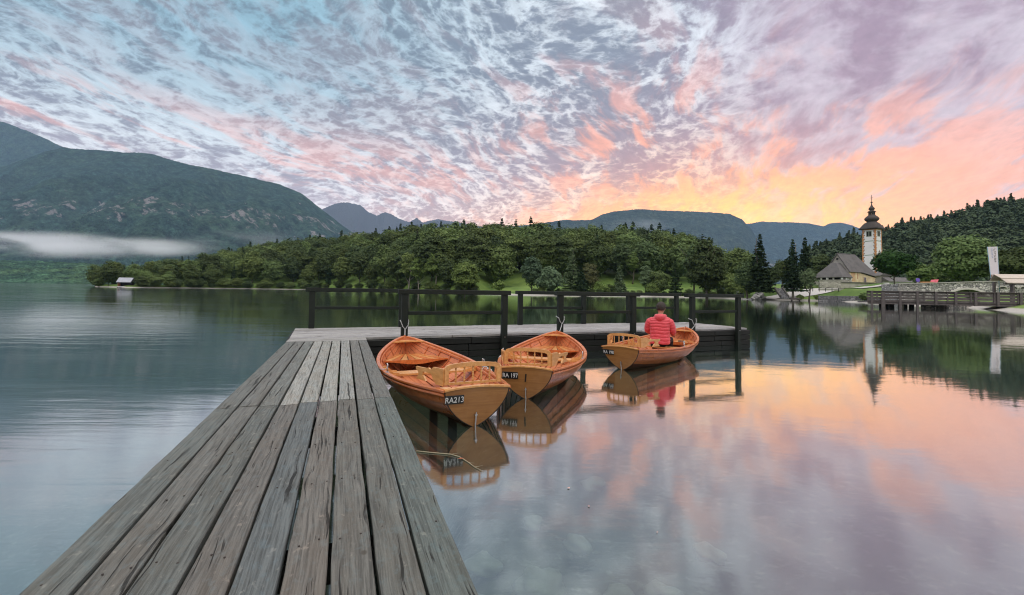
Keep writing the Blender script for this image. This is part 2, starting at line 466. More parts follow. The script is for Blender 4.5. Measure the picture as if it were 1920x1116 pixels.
def ground_z(px, Y):
    px = np.asarray(px, float); Y = np.asarray(Y, float)
    sh, yr, zr = hill_params(px)
    u = Y - sh
    lm = sstep(px, 165, 185)                                    # no near land further left
    # base bank
    meadow = sstep(px, 880, 960) * (1 - sstep(px, 1330, 1390))
    right = sstep(px, 1390, 1430)
    z0 = 1.3 * sstep(u, 0, 6)
    zm = .5 * sstep(u, 0, 4) + 3.2 * sstep(u, 3, 45)
    far = np.clip(u, 0, None)
    zr_ = .35 * sstep(u, 0, 3) + 3.0 * sstep(u, 3, 13) + 1.9 * sstep(u, 18, 45)
    beach = sstep(px, 1690, 1760)
    zb = .9 * sstep(u, 0, 12) + 1.2 * sstep(u, 14, 30) + 2.0 * sstep(u, 30, 60)
    zr_ = zr_ * (1 - beach) + zb * beach
    z = z0 * (1 - meadow) + zm * meadow
    z = z * (1 - right) + zr_ * right
    start = 2.0 + 40.0 * meadow
    t = np.clip((u - start) / np.maximum(yr - sh - start, 1), 0, 1)
    hill = zr * (t ** .8)
    fall = sstep(u, (yr - sh), (yr - sh) + 160)
    z = np.maximum(z, z * (1 - t) + hill) * (1 - .75 * fall * (1 - right))
    z = z + (fbm(px / 40., Y / 9., 4, 3) - .5) * .5 * np.clip(u, 0, 3) / 3
    z = np.where(u < 0, np.maximum(u * .12, -4.0), z)
    z = z * lm + (-4.0) * (1 - lm)
    return z
def pos(px, Y, dz=0.0):
    return Vector(((px - 960) / F * Y, Y, float(ground_z(px, Y)) + dz))

def grid_mesh(name, X, Y, Z, mats, smooth=True):
    n, m_ = X.shape
    V = np.stack([X, Y, Z], -1).reshape(-1, 3)
    i = np.arange(n * m_).reshape(n, m_)
    Q = np.stack([i[:-1, :-1], i[1:, :-1], i[1:, 1:], i[:-1, 1:]], -1).reshape(-1, 4)
    return np_mesh(name, V, Q, mats, smooth=smooth)

# --- lake water
def make_water():
    m_, t, b = mat('lake_water')
    t.n.remove(b)
    P = tcoord(t, 'Object'); x, y, z = t.sep(P)
    r = t.m('SQRT', t.add(t.mul(x, x), t.mul(y, y)))
    # open, breezy water lies left of the jetty; the cove on the right is calm
    wl = t.ss(t.add(x, t.mul(y, .30)), 1.0, -4.0)
    wl = t.m('MAXIMUM', wl, t.mul(t.ss(y, 16, 60), .35))
    s1 = t.noise(t.comb(t.mul(x, .30), t.mul(y, 1.9), 0.0), .7, 4, .55, dist=.4)
    s2 = t.noise(t.comb(t.mul(x, .6), t.mul(y, 4.2), 5.0), 2.0, 4, .6)
    s3 = t.noise(t.comb(t.mul(x, .12), t.mul(y, .5), 1.0), .8, 3, .5)
    calm = t.noise(t.comb(t.mul(x, .8), t.mul(y, 1.6), 2.0), .8, 3, .5)
    h = t.add(t.mul(t.add(t.mul(s1, .010), t.mul(s2, .0014)), wl), t.mul(calm, .004))
    h = t.add(h, t.mul(t.noise(t.comb(x, t.mul(y, 3.0), 0.0), 5.0, 3, .6), .0004))
    fade = t.lin(r, 4, 120, 1.0, .35)
    bn = t.n.new('ShaderNodeBump'); t.put(bn.inputs['Height'], h); t.put(bn.inputs['Strength'], t.mul(fade, 1.0)); bn.inputs['Distance'].default_value = 1.0
    gl = t.n.new('ShaderNodeBsdfGlossy'); gl.distribution = 'GGX'
    t.put(gl.inputs['Color'], (.95, .97, .97)); t.put(gl.inputs['Roughness'], t.add(t.lin(r, 3, 10, .085, .042), t.mul(wl, t.add(.0, t.mul(t.ss(s3, .4, .6), .05)))))
    t.l.new(bn.outputs[0], gl.inputs['Normal'])
    lw = t.n.new('ShaderNodeLayerWeight'); lw.inputs['Blend'].default_value = .5
    fc = lw.outputs['Facing']
    f3 = t.m('POWER', fc, 1.45)
    fac = t.add(.05, t.mul(f3, .93))
    tr = t.n.new('ShaderNodeBsdfTransparent'); tr.inputs[0].default_value = (.56, .66, .58, 1)
    df = t.n.new('ShaderNodeBsdfDiffuse'); df.inputs[0].default_value = (.035, .062, .058, 1)
    mx = t.n.new('ShaderNodeMixShader'); mx.inputs[0].default_value = .34
    t.l.new(tr.outputs[0], mx.inputs[1]); t.l.new(df.outputs[0], mx.inputs[2])
    mo = t.n.new('ShaderNodeMixShader'); t.put(mo.inputs[0], fac)
    t.l.new(mx.outputs[0], mo.inputs[1]); t.l.new(gl.outputs[0], mo.inputs[2])
    t.l.new(mo.outputs[0], t.n['Material Output'].inputs[0])
    V = [(-9000, -60, 0), (9000, -60, 0), (9000, 9000, 0), (-9000, 9000, 0)]
    o = np_mesh('lake_water', V, [(0, 1, 2, 3)], m_); tag(o, kind='structure')
make_water()

def make_bed():
    m_, t, b = mat('lake_bed'); P = tcoord(t)
    n = t.noise(P, .8, 6, .6); v = t.voro(P, 3.0); n2 = t.noise(P, 8, 5, .65)
    c = t.mix(n, (.10, .12, .08), (.36, .36, .28)); c = t.mix(t.ss(n2, .5, .7), c, (.46, .46, .38)); c = t.mix(t.ss(v, .5, .1), c, (.20, .21, .15))
    t.put(b.inputs['Base Color'], c); b.inputs['Roughness'].default_value = .95
    gx = np.concatenate([np.linspace(-800, -14, 20), np.linspace(-12, 20, 90), np.linspace(24, 900, 20)])
    gy = np.concatenate([np.linspace(-60, -3, 8), np.linspace(-2, 22, 70), np.linspace(26, 3000, 24)])
    X, Y = np.meshgrid(gx, gy, indexing='ij')
    d = np.clip(np.hypot(X - 3.5, Y - 0.5) / 9, 0, 6)
    Z = -.75 - .55 * d ** 1.3 - 1.6 * sstep(-X, .2, 1.6) + (fbm(X / 1.6, Y / 1.6, 4, 5) - .5) * .35
    Z = np.where((Y > 30) | (np.abs(X) > 25), -6, Z)
    o = grid_mesh('lake_bed', X, Y, Z, m_); tag(o, kind='structure')
    ms = simple('submerged_stone', (.56, .56, .48), .9, .5, 5, bump=.4)
    spots = [(1010, 1055, .17), (915, 1085, .14), (905, 1000, .12), (1085, 985, .11), (1160, 1070, .13), (1000, 930, .10), (1110, 880, .12), (1250, 1060, .12), (960, 870, .1), (1330, 1000, .11)]
    for k, (px, py, r) in enumerate(spots):
        c = on_z(px, py, -.62)
        bm = bmesh.new(); bmesh.ops.create_icosphere(bm, subdivisions=3, radius=r)
        for v_ in bm.verts:
            q = v_.co / r
            f = 1 + .35 * (math.sin(q.x * 3 + k) * math.cos(q.y * 2.3 + 2 * k) + .4 * math.sin(q.z * 5 + k * 1.7 + q.x * 4))
            v_.co = Vector((q.x * 1.15, q.y, q.z * .62)) * r * f
        me = bpy.data.meshes.new('stone'); bm.to_mesh(me); bm.free()
        me.polygons.foreach_set('use_smooth', [True] * len(me.polygons))
        s = link_mesh('submerged_stone', me, ms); s.location = (c.x, c.y, -.80 - .05 * (k % 3))
        if k == 0: tag(s, 'largest pale rounded stone seen faintly under the shallow water', 'stone', 'stones under the shallow water')
        else: tag(s, 'smaller rounded stone lying dimly under the shallow water', 'stone', 'stones under the shallow water')
make_bed()

# --- near land across the lake
def ground_material():
    m_, t, b = mat('bank_ground'); P = tcoord(t); x, y, z = t.sep(P)
    n = t.noise(P, .12, 5, .6); n2 = t.noise(P, 1.5, 5, .65); n3 = t.noise(P, 9, 3, .6)
    g = t.mix(t.ss(n, .35, .65), (.070, .150, .022), (.20, .30, .055))
    g = t.mix(t.mul(n2, .5), g, (.045, .095, .018)); g = t.mix(t.mul(n3, .35), g, (.18, .26, .06))
    gr = t.mix(n3, (.30, .28, .25), (.55, .52, .48))
    zz = t.add(z, t.mul(t.sub(n2, .5), .35))
    c = t.mix(t.ss(zz, .26, .42), gr, g)
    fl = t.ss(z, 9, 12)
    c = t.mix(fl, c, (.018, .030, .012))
    t.put(b.inputs['Base Color'], c); b.inputs['Roughness'].default_value = .95
    t.put(b.inputs['Normal'], t.bump(n3, .6, .15)); return m_
M_GROUND = ground_material()
def make_ground():
    px = np.concatenate([np.linspace(120, 1380, 240), np.linspace(1385, 2300, 260)])
    uu = np.concatenate([[-20, -6], np.linspace(-1, 14, 40), np.linspace(15, 60, 40), np.linspace(64, 260, 40), np.array([300, 400, 600, 1000])])
    PX, U = np.meshgrid(px, uu, indexing='ij')
    Y = shore_depth(PX) + U
    # wobble the waterline
    Y = Y + (fbm(PX / 14., PX * 0, 4, 9) - .5) * 6
    Z = ground_z(PX, Y); Z = np.where(U < -2, -3.0, Z)
    o = grid_mesh('lakeside_ground', (PX - 960) / F * Y, Y, Z, M_GROUND); tag(o, kind='structure')
make_ground()

# --- mountains
def mount_mat(name, green, rock, rockband, crown=9.0, rk=.5, hi=None):
    m_, t, b = mat(name); P = tcoord(t); x, y, z = t.sep(P)
    v = t.voro(P, 1.0 / crown); n = t.noise(P, 1.0 / 260, 5, .6); n2 = t.noise(P, 1.0 / 30, 4, .6)
    c = t.mix(v, tuple(q * 1.5 for q in green), tuple(q * .45 for q in green))
    c = t.mix(t.mul(t.ss(n, .35, .7), .6), c, tuple(q * w_ for q, w_ in zip(green, (1.6, 1.25, .8))))
    tw = t.noise(P, 1.0 / 75, 5, .65)
    c = t.vm('SCALE', c, sc=t.lin(tw, .32, .68, .25, 2.0))
    t3 = t.noise(P, 1.0 / (crown * 2.4), 3, .7); c = t.vm('SCALE', c, sc=t.lin(t3, .3, .7, .35, 1.75))
    rn = t.noise(t.comb(t.mul(x, 1.0), t.mul(y, 1.0), t.mul(z, .6)), 1.0 / 130, 8, .72)
    lo, mid, hi_ = rockband
    bandm = t.mul(t.ss(z, lo, mid), t.ss(z, hi_, mid))
    rm = t.ss(t.add(rn, t.mul(bandm, .16)), 1 - rk + .12, 1 - rk + .19)
    streak = t.noise(t.comb(x, y, t.mul(z, .12)), 1.0 / 14, 4, .65)
    rc = t.mix(streak, tuple(q * .45 for q in rock), tuple(q * 1.2 for q in rock))
    c = t.mix(t.mul(rm, .75), c, rc)
    if hi: c = t.mix(t.ss(t.add(z, t.mul(n2, 300)), hi, hi + 500), c, rc)
    t.put(b.inputs['Base Color'], c); b.inputs['Roughness'].default_value = 1.0
    b.inputs['Specular IOR Level'].default_value = 0
    t.put(b.inputs['Normal'], t.bump(t.mul(v, -1.0), 1.0, crown * .9)); return m_

def mountain(name, prof, R, foot, m_, seed, n_az=500, n_r=170, depth=.9, rough=90, jit=6.0, shape=1.1, rid=None):
    p0, p1 = prof[0][0], prof[-1][0]
    px = np.linspace(p0, p1, n_az); py = np.interp(px, [p[0] for p in prof], [p[1] for p in prof])
    py = py + (fbm(px / 22., px * 0 + seed, 4, seed) - .5) * 3.0
    zr = H + (hor(px) - py) / F * R
    t = np.concatenate([np.linspace(0, 1, n_r), np.linspace(1.03, 1.6, 12)])
    PX, T = np.meshgrid(px, t, indexing='ij'); ZR = np.repeat(zr[:, None], len(t), 1)
    ft = np.interp(px, [p[0] for p in foot], [p[1] for p in foot])[:, None]
    Y = ft + (R - ft) * np.minimum(T, 1) + np.clip(T - 1, 0, None) * R * depth
    up = np.clip(T, 0, 1)
    X = (PX - 960) / F * Y
    g = fbm(X / (R * .11) + seed, Y / (R * .22), 5, seed + 3)
    rg = 1 - np.abs(2 * fbm(X / (R * .085), Y / (R * .30) + seed, 4, seed + 8) - 1)
    env = np.clip(4 * up * (1 - up), 0, 1) ** .8
    s = up ** shape
    Z = ZR * s + env * ((g - .5) * 1.0 + (rg - .75) * .9) * rough * ZR / max(zr.max(), 1) * 1.2
    lim = H + (ZR - H) / R * Y * .985           # never hide the ridge line
    Z = np.where(T < .97, np.minimum(Z, lim), Z)
    Z = np.where(T > 1, ZR * (1 - (T - 1) / .6 * .9), Z)
    Z = Z + (RNG.random(Z.shape) - .5) * jit * sstep(Z, 1, 12)
    Z[:, 0] = -3
    o = grid_mesh(name, X, Y, Z, m_); tag(o, kind='structure')
    return o
G1 = (.019, .040, .032)
mm1 = mount_mat('left_mountain_forest', G1, (.34, .30, .30), (320, 600, 1050), 15, .43)
mountain('left_mountain', [(-420, 400), (-200, 345), (0, 310), (40, 294), (75, 281), (105, 276), (150, 278), (200, 281), (280, 287), (330, 303), (400, 318), (470, 333), (520, 345), (560, 362), (590, 385), (620, 408), (650, 430), (690, 455), (760, 500), (800, 530)],
         5500, [(-420, 2600), (300, 2600), (800, 4000)], mm1, 5, 620, 230, rough=430)
mountain('high_ridge', [(-500, 120), (-150, 190), (0, 228), (30, 240), (60, 252), (90, 266), (115, 277), (160, 310), (260, 400)], 7200, [(-500, 5600), (260, 5900)], mm1, 12, 200, 80, rough=120)
mmf = wood_terrain = mount_mat('foothill_forest', (.034, .072, .040), (.3, .3, .28), (500, 600, 700), 9, .15)
mountain('left_foothill', [(-500, 478), (-200, 484), (0, 488), (120, 492), (220, 497), (320, 506), (450, 522), (600, 533)], 1900, [(-500, 1350), (600, 1500)], mmf, 61, 320, 90, rough=30, jit=7.0)
mm3 = mount_mat('bare_peaks', (.02, .03, .035), (.11, .11, .13), (900, 1500, 3000), 22, .50, 500)
mountain('far_peaks', [(480, 470), (560, 420), (590, 398), (603, 390), (625, 381), (650, 379), (672, 384), (688, 397), (703, 404), (718, 398), (728, 400), (745, 409), (765, 416), (779, 408), (790, 416), (820, 411), (860, 417), (900, 425), (1000, 440)],
         9000, [(480, 6500), (1000, 6500)], mm3, 21, 300, 90, rough=260, jit=14)
mm4 = mount_mat('middle_mountain_forest', (.024, .036, .030), (.34, .31, .30), (90, 320, 640), 16, .45)
mountain('round_mountain', [(860, 440), (940, 425), (1000, 420), (1060, 412), (1110, 411), (1128, 402), (1150, 396), (1200, 392), (1260, 394), (1330, 397), (1370, 401), (1392, 411), (1410, 430), (1425, 458), (1440, 480), (1470, 505), (1520, 530)],
         6500, [(860, 4300), (1520, 4800)], mm4, 33, 380, 120, rough=80)
mm5 = mount_mat('blue_ridge_forest', (.018, .030, .032), (.30, .29, .29), (300, 600, 1100), 20, .36)
mountain('blue_ridge', [(1330, 425), (1395, 420), (1425, 416), (1480, 416), (1520, 419), (1545, 424), (1556, 419), (1575, 417), (1600, 422), (1625, 432), (1700, 455), (1800, 490)],
         8600, [(1330, 6500), (1800, 6500)], mm5, 44, 300, 90, rough=80)
mm6 = mount_mat('right_hill_floor', (.030, .050, .022), (.3, .3, .28), (500, 600, 700), 6, .2)
SKY_R = [(1500, 485), (1522, 474), (1555, 464), (1594, 451), (1614, 447), (1657, 438), (1686, 430), (1730, 419), (1784, 410), (1806, 402), (1850, 388), (1900, 378), (1920, 379), (2050, 355), (2300, 330)]
R6 = 480.0
mountain('right_hill', SKY_R, R6, [(1500, 215), (2300, 200)], mm6, 51, 200, 60, rough=14, jit=1.0)

# --- trees
def leaf_quads(C, N, size, rng, flat=.35):
    n = len(C)
    r = rng.normal(size=(n, 3)); nn = N + r * flat; nn /= np.linalg.norm(nn, axis=1)[:, None]
    a = np.cross(nn, rng.normal(size=(n, 3))); a /= np.linalg.norm(a, axis=1)[:, None]; b = np.cross(nn, a)
    s = size * (0.6 + .8 * rng.random((n, 1)))
    asp = .55 + .3 * rng.random((n, 1))
    V = np.stack([C - a * s - b * s * asp * .3, C - b * s * asp + a * s * .15, C + a * s, C + b * s * asp], 1).reshape(-1, 3)
    Q = np.arange(4 * n).reshape(n, 4)
    return V, Q
def broad_crown(seed, hgt, wid, clumps=46, per=55, leaf=.30, base=.18, shape='round', flat=.45, fill=.35):
    """crown hung from z=base*hgt to z=hgt"""
    rng = np.random.default_rng(seed)
    z0, z1 = base * hgt, hgt; rz = (z1 - z0) / 2; cz = (z0 + z1) / 2; rx = wid / 2
    Cs = []; Ns = []
    for k in range(clumps):
        d = rng.normal(size=3); d /= np.linalg.norm(d)
        if d[2] < -.55: d[2] *= -.6
        q = .62 + .32 * rng.random()
        prof = 1.0
        if shape == 'tall': prof = .75 + .35 * (1 - abs(d[2]))
        if shape == 'dome': prof = 1.0 if d[2] > -.2 else .9
        c = np.array([d[0] * rx * q * prof, d[1] * rx * q * prof, cz + d[2] * rz * q])
        cr = wid * (.13 + .09 * rng.random())
        m_ = int(per * (.7 + .6 * rng.random()))
        u = rng.normal(size=(m_, 3)); u /= np.linalg.norm(u, axis=1)[:, None]
        u[:, 2] = np.where(u[:, 2] < -.2, -u[:, 2] * .5, u[:, 2])
        rr = cr * (.55 + .55 * rng.random((m_, 1)) ** .5)
        pts = c + u * rr * np.array([1.05, 1.05, .95])
        Cs.append(pts); Ns.append(u * .8 + d * .5 + np.array([0, 0, .5]))
    nf = int(clumps * per * fill)
    u = rng.normal(size=(nf, 3)); u /= np.linalg.norm(u, axis=1)[:, None]
    pts = u * np.array([rx, rx, rz]) * (.45 + .35 * rng.random((nf, 1))) + np.array([0, 0, cz])
    Cs.append(pts); Ns.append(u)
    C = np.concatenate(Cs); N = np.concatenate(Ns)
    return leaf_quads(C, N, leaf, rng, flat)
def spruce_crown(seed, hgt, wid, levels=26, leaf=.34, base=.08, dens=1.0, droop=.35, gap=.15):
    rng = np.random.default_rng(seed); Cs = []; Ns = []
    for k in range(levels):
        t = (k + .5 * rng.random()) / levels
        z = hgt * (base + (1 - base) * t)
        R = wid / 2 * (1 - t) ** .85 * (.82 + .36 * rng.random()) + .12
        nb = max(4, int(11 * (1 - t) + 4))
        for j in range(nb):
            if rng.random() < gap: continue
            a = 2 * math.pi * (j + rng.random()) / nb; L = R * (.72 + .4 * rng.random())
            m_ = max(7, int(L * 9 * dens))
            s = rng.random(m_) ** .7
            wv = (rng.random(m_) - .5) * .35 * L * (1 - .5 * s)
            x = math.cos(a) * s * L - math.sin(a) * wv; y = math.sin(a) * s * L + math.cos(a) * wv
            zz = z + hgt * .012 - droop * s * L * .6 + .12 * L * s ** 3 - np.abs(wv) * .4 + (rng.random(m_) - .5) * .12
            Cs.append(np.stack([x, y, zz], 1)); Ns.append(np.stack([np.cos(a) * np.ones(m_) * .5, np.sin(a) * np.ones(m_) * .5, np.ones(m_) * .9], 1))
    C = np.concatenate(Cs); N = np.concatenate(Ns)
    return leaf_quads(C, N, leaf, rng, .5)
def leaf_mat(name, c1, c2, var=.35, sc=.35):
    m_, t, b = mat(name); P = tcoord(t)
    oi = t.n.new('ShaderNodeObjectInfo'); geo = t.n.new('ShaderNodeNewGeometry')
    rnd = t.m('FRACT', t.add(oi.outputs['Random'], 0))
    n = t.noise(P, sc, 3, .6)
    c = t.mix(t.add(t.mul(n, .5), t.mul(geo.outputs['Random Per Island'], .5)), c1, c2)
    c = t.vm('SCALE', c, sc=t.lin(rnd, 0, 1, 1 - var * 1.3, 1 + var * 1.3))
    c = t.mix(t.mul(t.m('FRACT', t.mul(rnd, 7.31)), .6), c, t.vm('MULTIPLY', c, (1.35, 1.12, .85)))
    t.put(b.inputs['Base Color'], c); b.inputs['Roughness'].default_value = .75; b.inputs['Specular IOR Level'].default_value = .15
    tl = t.n.new('ShaderNodeBsdfTranslucent'); t.put(tl.inputs[0], c)
    mx = t.n.new('ShaderNodeMixShader'); mx.inputs[0].default_value = .22
    t.l.new(b.outputs[0], mx.inputs[1]); t.l.new(tl.outputs[0], mx.inputs[2]); t.l.new(mx.outputs[0], t.n['Material Output'].inputs[0])
    return m_
M_LEAF = leaf_mat('broad_leaves', (.050, .092, .034), (.155, .215, .075))
M_LEAF_D = leaf_mat('dark_broad_leaves', (.036, .068, .030), (.100, .145, .058), .25)
M_LEAF_L = leaf_mat('pale_fresh_leaves', (.085, .150, .040), (.19, .27, .085), .15)
M_LEAF_G = leaf_mat('grey_green_leaves', (.065, .115, .065), (.14, .21, .12), .15)
M_NEEDLE = leaf_mat('spruce_needles', (.014, .034, .018), (.036, .066, .030), .25)
M_BARK = simple('bark', (.10, .085, .07), .95, .5, 3, bump=.8)
M_BARKP = simple('pale_bark', (.28, .26, .22), .95, .4, 3, bump=.6)

def trunk_mesh(name, hgt, r, seed, limbs=7, top=.75, m_=None):
    rng = random.Random(seed); b = MB()
    pts = []; x = y = 0
    for k in range(7):
        t = k / 6; pts.append((x, y, -0.4 + t * hgt * top)); x += rng.uniform(-.02, .02) * hgt; y += rng.uniform(-.02, .02) * hgt
    b.tube(pts, [r * 1.35] + [r * (1 - .8 * k / 6) for k in range(1, 7)], 8)
    for k in range(limbs):
        t = .28 + .6 * k / max(limbs, 1); i = min(5, int(t * 6)); p = Vector(pts[i]).lerp(Vector(pts[i + 1]), t * 6 - i)
        a = rng.uniform(0, 6.28); L = hgt * rng.uniform(.16, .30)
        q = p + Vector((math.cos(a) * L * .55, math.sin(a) * L * .55, L * .45)); q2 = q + Vector((math.cos(a) * L * .5, math.sin(a) * L * .5, L * .55))
        b.tube([p, q, q2], [r * .42, r * .26, r * .06], 6)
    me = bpy.data.meshes.new(name); me.from_pydata(b.v, [], b.f); me.polygons.foreach_set('use_smooth', [True] * len(b.f)); me.materials.append(m_ or M_BARK); me.update()
    return me
def crown_mesh(vq, m_):
    me = np_mesh('crown', vq[0], vq[1], None); me.materials.append(m_); return me
PROTO = {}
def protos():
    P = PROTO
    P['b'] = []
    for k in range(6):
        hh = 14; ww = 8.6 + (k % 3) * .8
        P['b'].append((crown_mesh(broad_crown(100 + k, hh, ww, 70, 54, .34, .0, 'tall' if k % 2 else 'round', fill=.6), M_LEAF_D if k in (1, 4) else M_LEAF), trunk_mesh('trunk', hh, .22, k), hh))
    P['s'] = []
    for k in range(3):
        P['s'].append((crown_mesh(spruce_crown(200 + k, 17, 5.0, 26, .34, .05, 1.2), M_NEEDLE), trunk_mesh('trunk', 17, .2, 20 + k, 0, .98), 17))
protos()
def tree_obj(name, crown, trunk, loc, sc, rz, label, cat='tree', group=None):
    r = empty(name, loc, rz); r.scale = sc if isinstance(sc, tuple) else (sc, sc, sc)
    tag(r, label, cat, group)
    for nm, me in (('trunk', trunk), ('crown', crown)):
        if me is None: continue
        o = bpy.data.objects.new(nm, me); COL.objects.link(o); o.parent = r
    return r
def forest():
    rng = random.Random(5); pts = []
    n_ = 0
    while n_ < 60000 and len(pts) < 900:
        n_ += 1
        px = rng.uniform(178, 1392); sh, yr, zr = [float(q) for q in hill_params(np.array(px))]
        start = 3 if px < 905 else (22 if px < 945 else (47 if px < 1330 else 30))
        u = rng.uniform(start, yr - sh + 14)
        Y = sh + u; X = (px - 960) / F * Y
        if rng.random() > Y / 380: continue
        if 955 < px < 1010 and u < 60: continue
        if 216 < px < 262 and u < 16: continue
        md = 9.0 if u < 60 else 10.0
        if any((X - a) ** 2 + (Y - b) ** 2 < md * md for a, b, *_ in pts): continue
        pts.append((X, Y, px, u))
    def score(p):
        return 1.0 / p[1] - .000025 * p[3]
    pts.sort(key=score, reverse=True)
    V = []; Q = []; nv = 0
    small = [broad_crown(300 + k, 14, 9.0, 44, 26, .46, .0, 'tall' if k % 2 else 'round', fill=.3) for k in range(4)]
    sp = [spruce_crown(320 + k, 17, 6.5, 18, .6, .05, .5) for k in range(2)]
    V2 = []; Q2 = []; nv2 = 0
    for i, (X, Y, px, u) in enumerate(pts):
        z = float(ground_z(px, Y)) - .3
        ridge = u > (hill_params(np.array(px))[1] - shore_depth(px)) - 12
        spr = rng.random() < (.50 if ridge else .10)
        s = rng.uniform(1.05, 1.5) if u > 10 else rng.uniform(.75, 1.25)
        if ridge: s *= rng.uniform(.85, 1.02)
        s *= float(np.interp(px, [180, 260, 420, 520], [.62, .66, .80, 1.0]))
        if spr: s *= 1.0 if ridge else .85
        a = rng.uniform(0, 6.28)
        if i < 285:
            if spr:
                c, t, h = PROTO['s'][rng.randrange(3)]
                tree_obj('spruce_tree', c, t, (X, Y, z), (s, s, s * 1.0), a, 'dark pointed spruce standing among the broadleaf trees of the wooded hill', group='spruces in the wood on the low hill')
            else:
                c, t, h = PROTO['b'][rng.randrange(6)]
                tree_obj('broadleaf_tree', c, t, (X, Y, z), (s * 1.05, s * 1.05, s), a, 'rounded green broadleaf tree in the wood on the low hill across the lake', group='broadleaf trees of the wooded hill')
        else:
            v, q = (sp[i % 2] if spr else small[i % 4]); R = np.array([[math.cos(a), -math.sin(a), 0], [math.sin(a), math.cos(a), 0], [0, 0, 1]])
            vv = (v * s) @ R.T + np.array([X, Y, z])
            if spr: V2.append(vv); Q2.append(q + nv2); nv2 += len(v)
            else: V.append(vv); Q.append(q + nv); nv += len(v)
    print('forest', len(pts), nv // 4, nv2 // 4)
    if V: tag(np_mesh('distant_wood', np.concatenate(V), np.concatenate(Q), M_WOOD), kind='stuff')
    if V2: tag(np_mesh('distant_spruce_wood', np.concatenate(V2), np.concatenate(Q2), M_NEEDLE), kind='stuff')
def wood_mat(name, c1, c2, scl=.09):
    m_, t, b = mat(name); P = tcoord(t); geo = t.n.new('ShaderNodeNewGeometry')
    n = t.noise(P, scl, 3, .5); n2 = t.noise(P, scl * 5, 3, .5)
    c = t.mix(t.ss(n, .35, .65), c1, c2)
    c = t.mix(t.mul(n2, .5), c, tuple(q * .5 for q in c1)); c = t.mix(t.mul(geo.outputs['Random Per Island'], .4), c, tuple(q * 1.35 for q in c2))
    t.put(b.inputs['Base Color'], c); b.inputs['Roughness'].default_value = .9; b.inputs['Specular IOR Level'].default_value = .1
    return m_
M_WOOD = wood_mat('far_foliage', (.046, .082, .034), (.14, .195, .070))
M_WOODR = wood_mat('far_hill_foliage', (.036, .060, .038), (.085, .118, .062), .04)
forest()
def hill_wood():
    rng = np.random.default_rng(8)
    cr = [broad_crown(400 + k, 13, 9.5, 20, 13, .95, .1, 'round', fill=.2) for k in range(5)]
    sp = [spruce_crown(420 + k, 16, 6.5, 12, .95, .05, .28) for k in range(3)]
    V = []; Q = []; nv = 0; n = 0
    prof = SKY_R
    for Y in np.arange(225, 505, 8.5):
        p = 1500.0
        while p < 2160:
            p += 8.5 / Y * F * rng.uniform(.7, 1.3)
            y = Y + rng.uniform(-4, 4)
            # height of the hill surface here (same law as mountain())
            py = np.interp(p, [q[0] for q in prof], [q[1] for q in prof]); zr = H + (hor(p) - py) / F * R6
            ft = 213.0; t = np.clip((y - ft) / (R6 - ft), 0, 1)
            z = zr * t ** 1.1
            ridge = y > R6 - 22
            if ridge and rng.random() < .35: v, q = sp[n % 3]; s = rng.uniform(.5, .85)
            elif rng.random() < .10: v, q = sp[n % 3]; s = rng.uniform(.8, 1.1)
            else: v, q = cr[n % 5]; s = rng.uniform(.6, 1.1) * (.65 if ridge else 1)
            a = rng.uniform(0, 6.28); R = np.array([[math.cos(a), -math.sin(a), 0], [math.sin(a), math.cos(a), 0], [0, 0, 1]])
            V.append((v * s) @ R.T + np.array([(p - 960) / F * y, y, z - 2])); Q.append(q + nv); nv += len(v); n += 1
    print('hill wood', n, nv // 4)
    tag(np_mesh('hillside_wood', np.concatenate(V), np.concatenate(Q), M_WOODR), kind='stuff')
hill_wood()

# --- single trees one can point to
def mk_tree(px, py_top, Y, wpx, kind, label, m_=None, name=None, seed=1, py_base=None, leafs=None, bark=None, base=.12, clumps=60, per=70, group=None):
    p = pos(px, Y)
    top = at_y(px, py_top, Y).z
    hh = max(top - p.z, 1.0); ww = wpx / F * Y
    if kind == 'spruce':
        c = crown_mesh(spruce_crown(seed, hh, ww, int(18 + hh * .8), leafs or .26 + ww * .01, base, 1.2, gap=.1), m_ or M_NEEDLE)
        t = trunk_mesh('trunk', hh, hh * .014 + .05, seed, 0, .97, bark)
    else:
        c = crown_mesh(broad_crown(seed, hh * .96, ww * .80, clumps, per, leafs or max(.16, ww * .033), base, kind), m_ or M_LEAF)
        t = trunk_mesh('trunk', hh, hh * .018 + .03, seed, 8, .8, bark)
    return tree_obj(name or ('spruce_tree' if kind == 'spruce' else 'broadleaf_tree'), c, t, p, 1.0, 0, label, group=group)
mk_tree(1425, 440, 124, 52, 'spruce', 'tallest dark spruce with ragged layered branches left of the church', seed=31, base=.13)
mk_tree(1402, 483, 127, 50, 'round', 'dark round broadleaf tree at the left foot of the tallest spruce', M_LEAF_D, seed=32)
mk_tree(1444, 496, 131, 40, 'round', 'low dark broadleaf tree tucked behind the tallest spruce on the right', M_LEAF_D, seed=33)
mk_tree(1487, 450, 122, 42, 'spruce', 'left spruce of the close pair beside the church, with a pale bare trunk', seed=34, base=.16, bark=M_BARKP)
mk_tree(1510, 445, 132, 34, 'spruce', 'slimmer right spruce of the close pair beside the church', seed=35, base=.10)
mk_tree(1468, 482, 140, 38, 'round', 'broadleaf tree filling the gap between the tall spruces', M_LEAF, seed=36)
mk_tree(1536, 474, 150, 54, 'round', 'dark rounded tree behind the left end of the church porch', M_LEAF_D, seed=37)
mk_tree(1517, 495, 117, 34, 'round', 'small light green tree on the grass bank before the church porch', M_LEAF_G, seed=38, base=.2, clumps=40, per=50)
mk_tree(1678, 472, 118, 74, 'dome', 'dense dark dome shaped linden tree in front of the bell tower', leaf_mat('linden_leaves', (.016, .050, .012), (.040, .100, .022), .05), seed=39, base=.26, clumps=90, per=90)
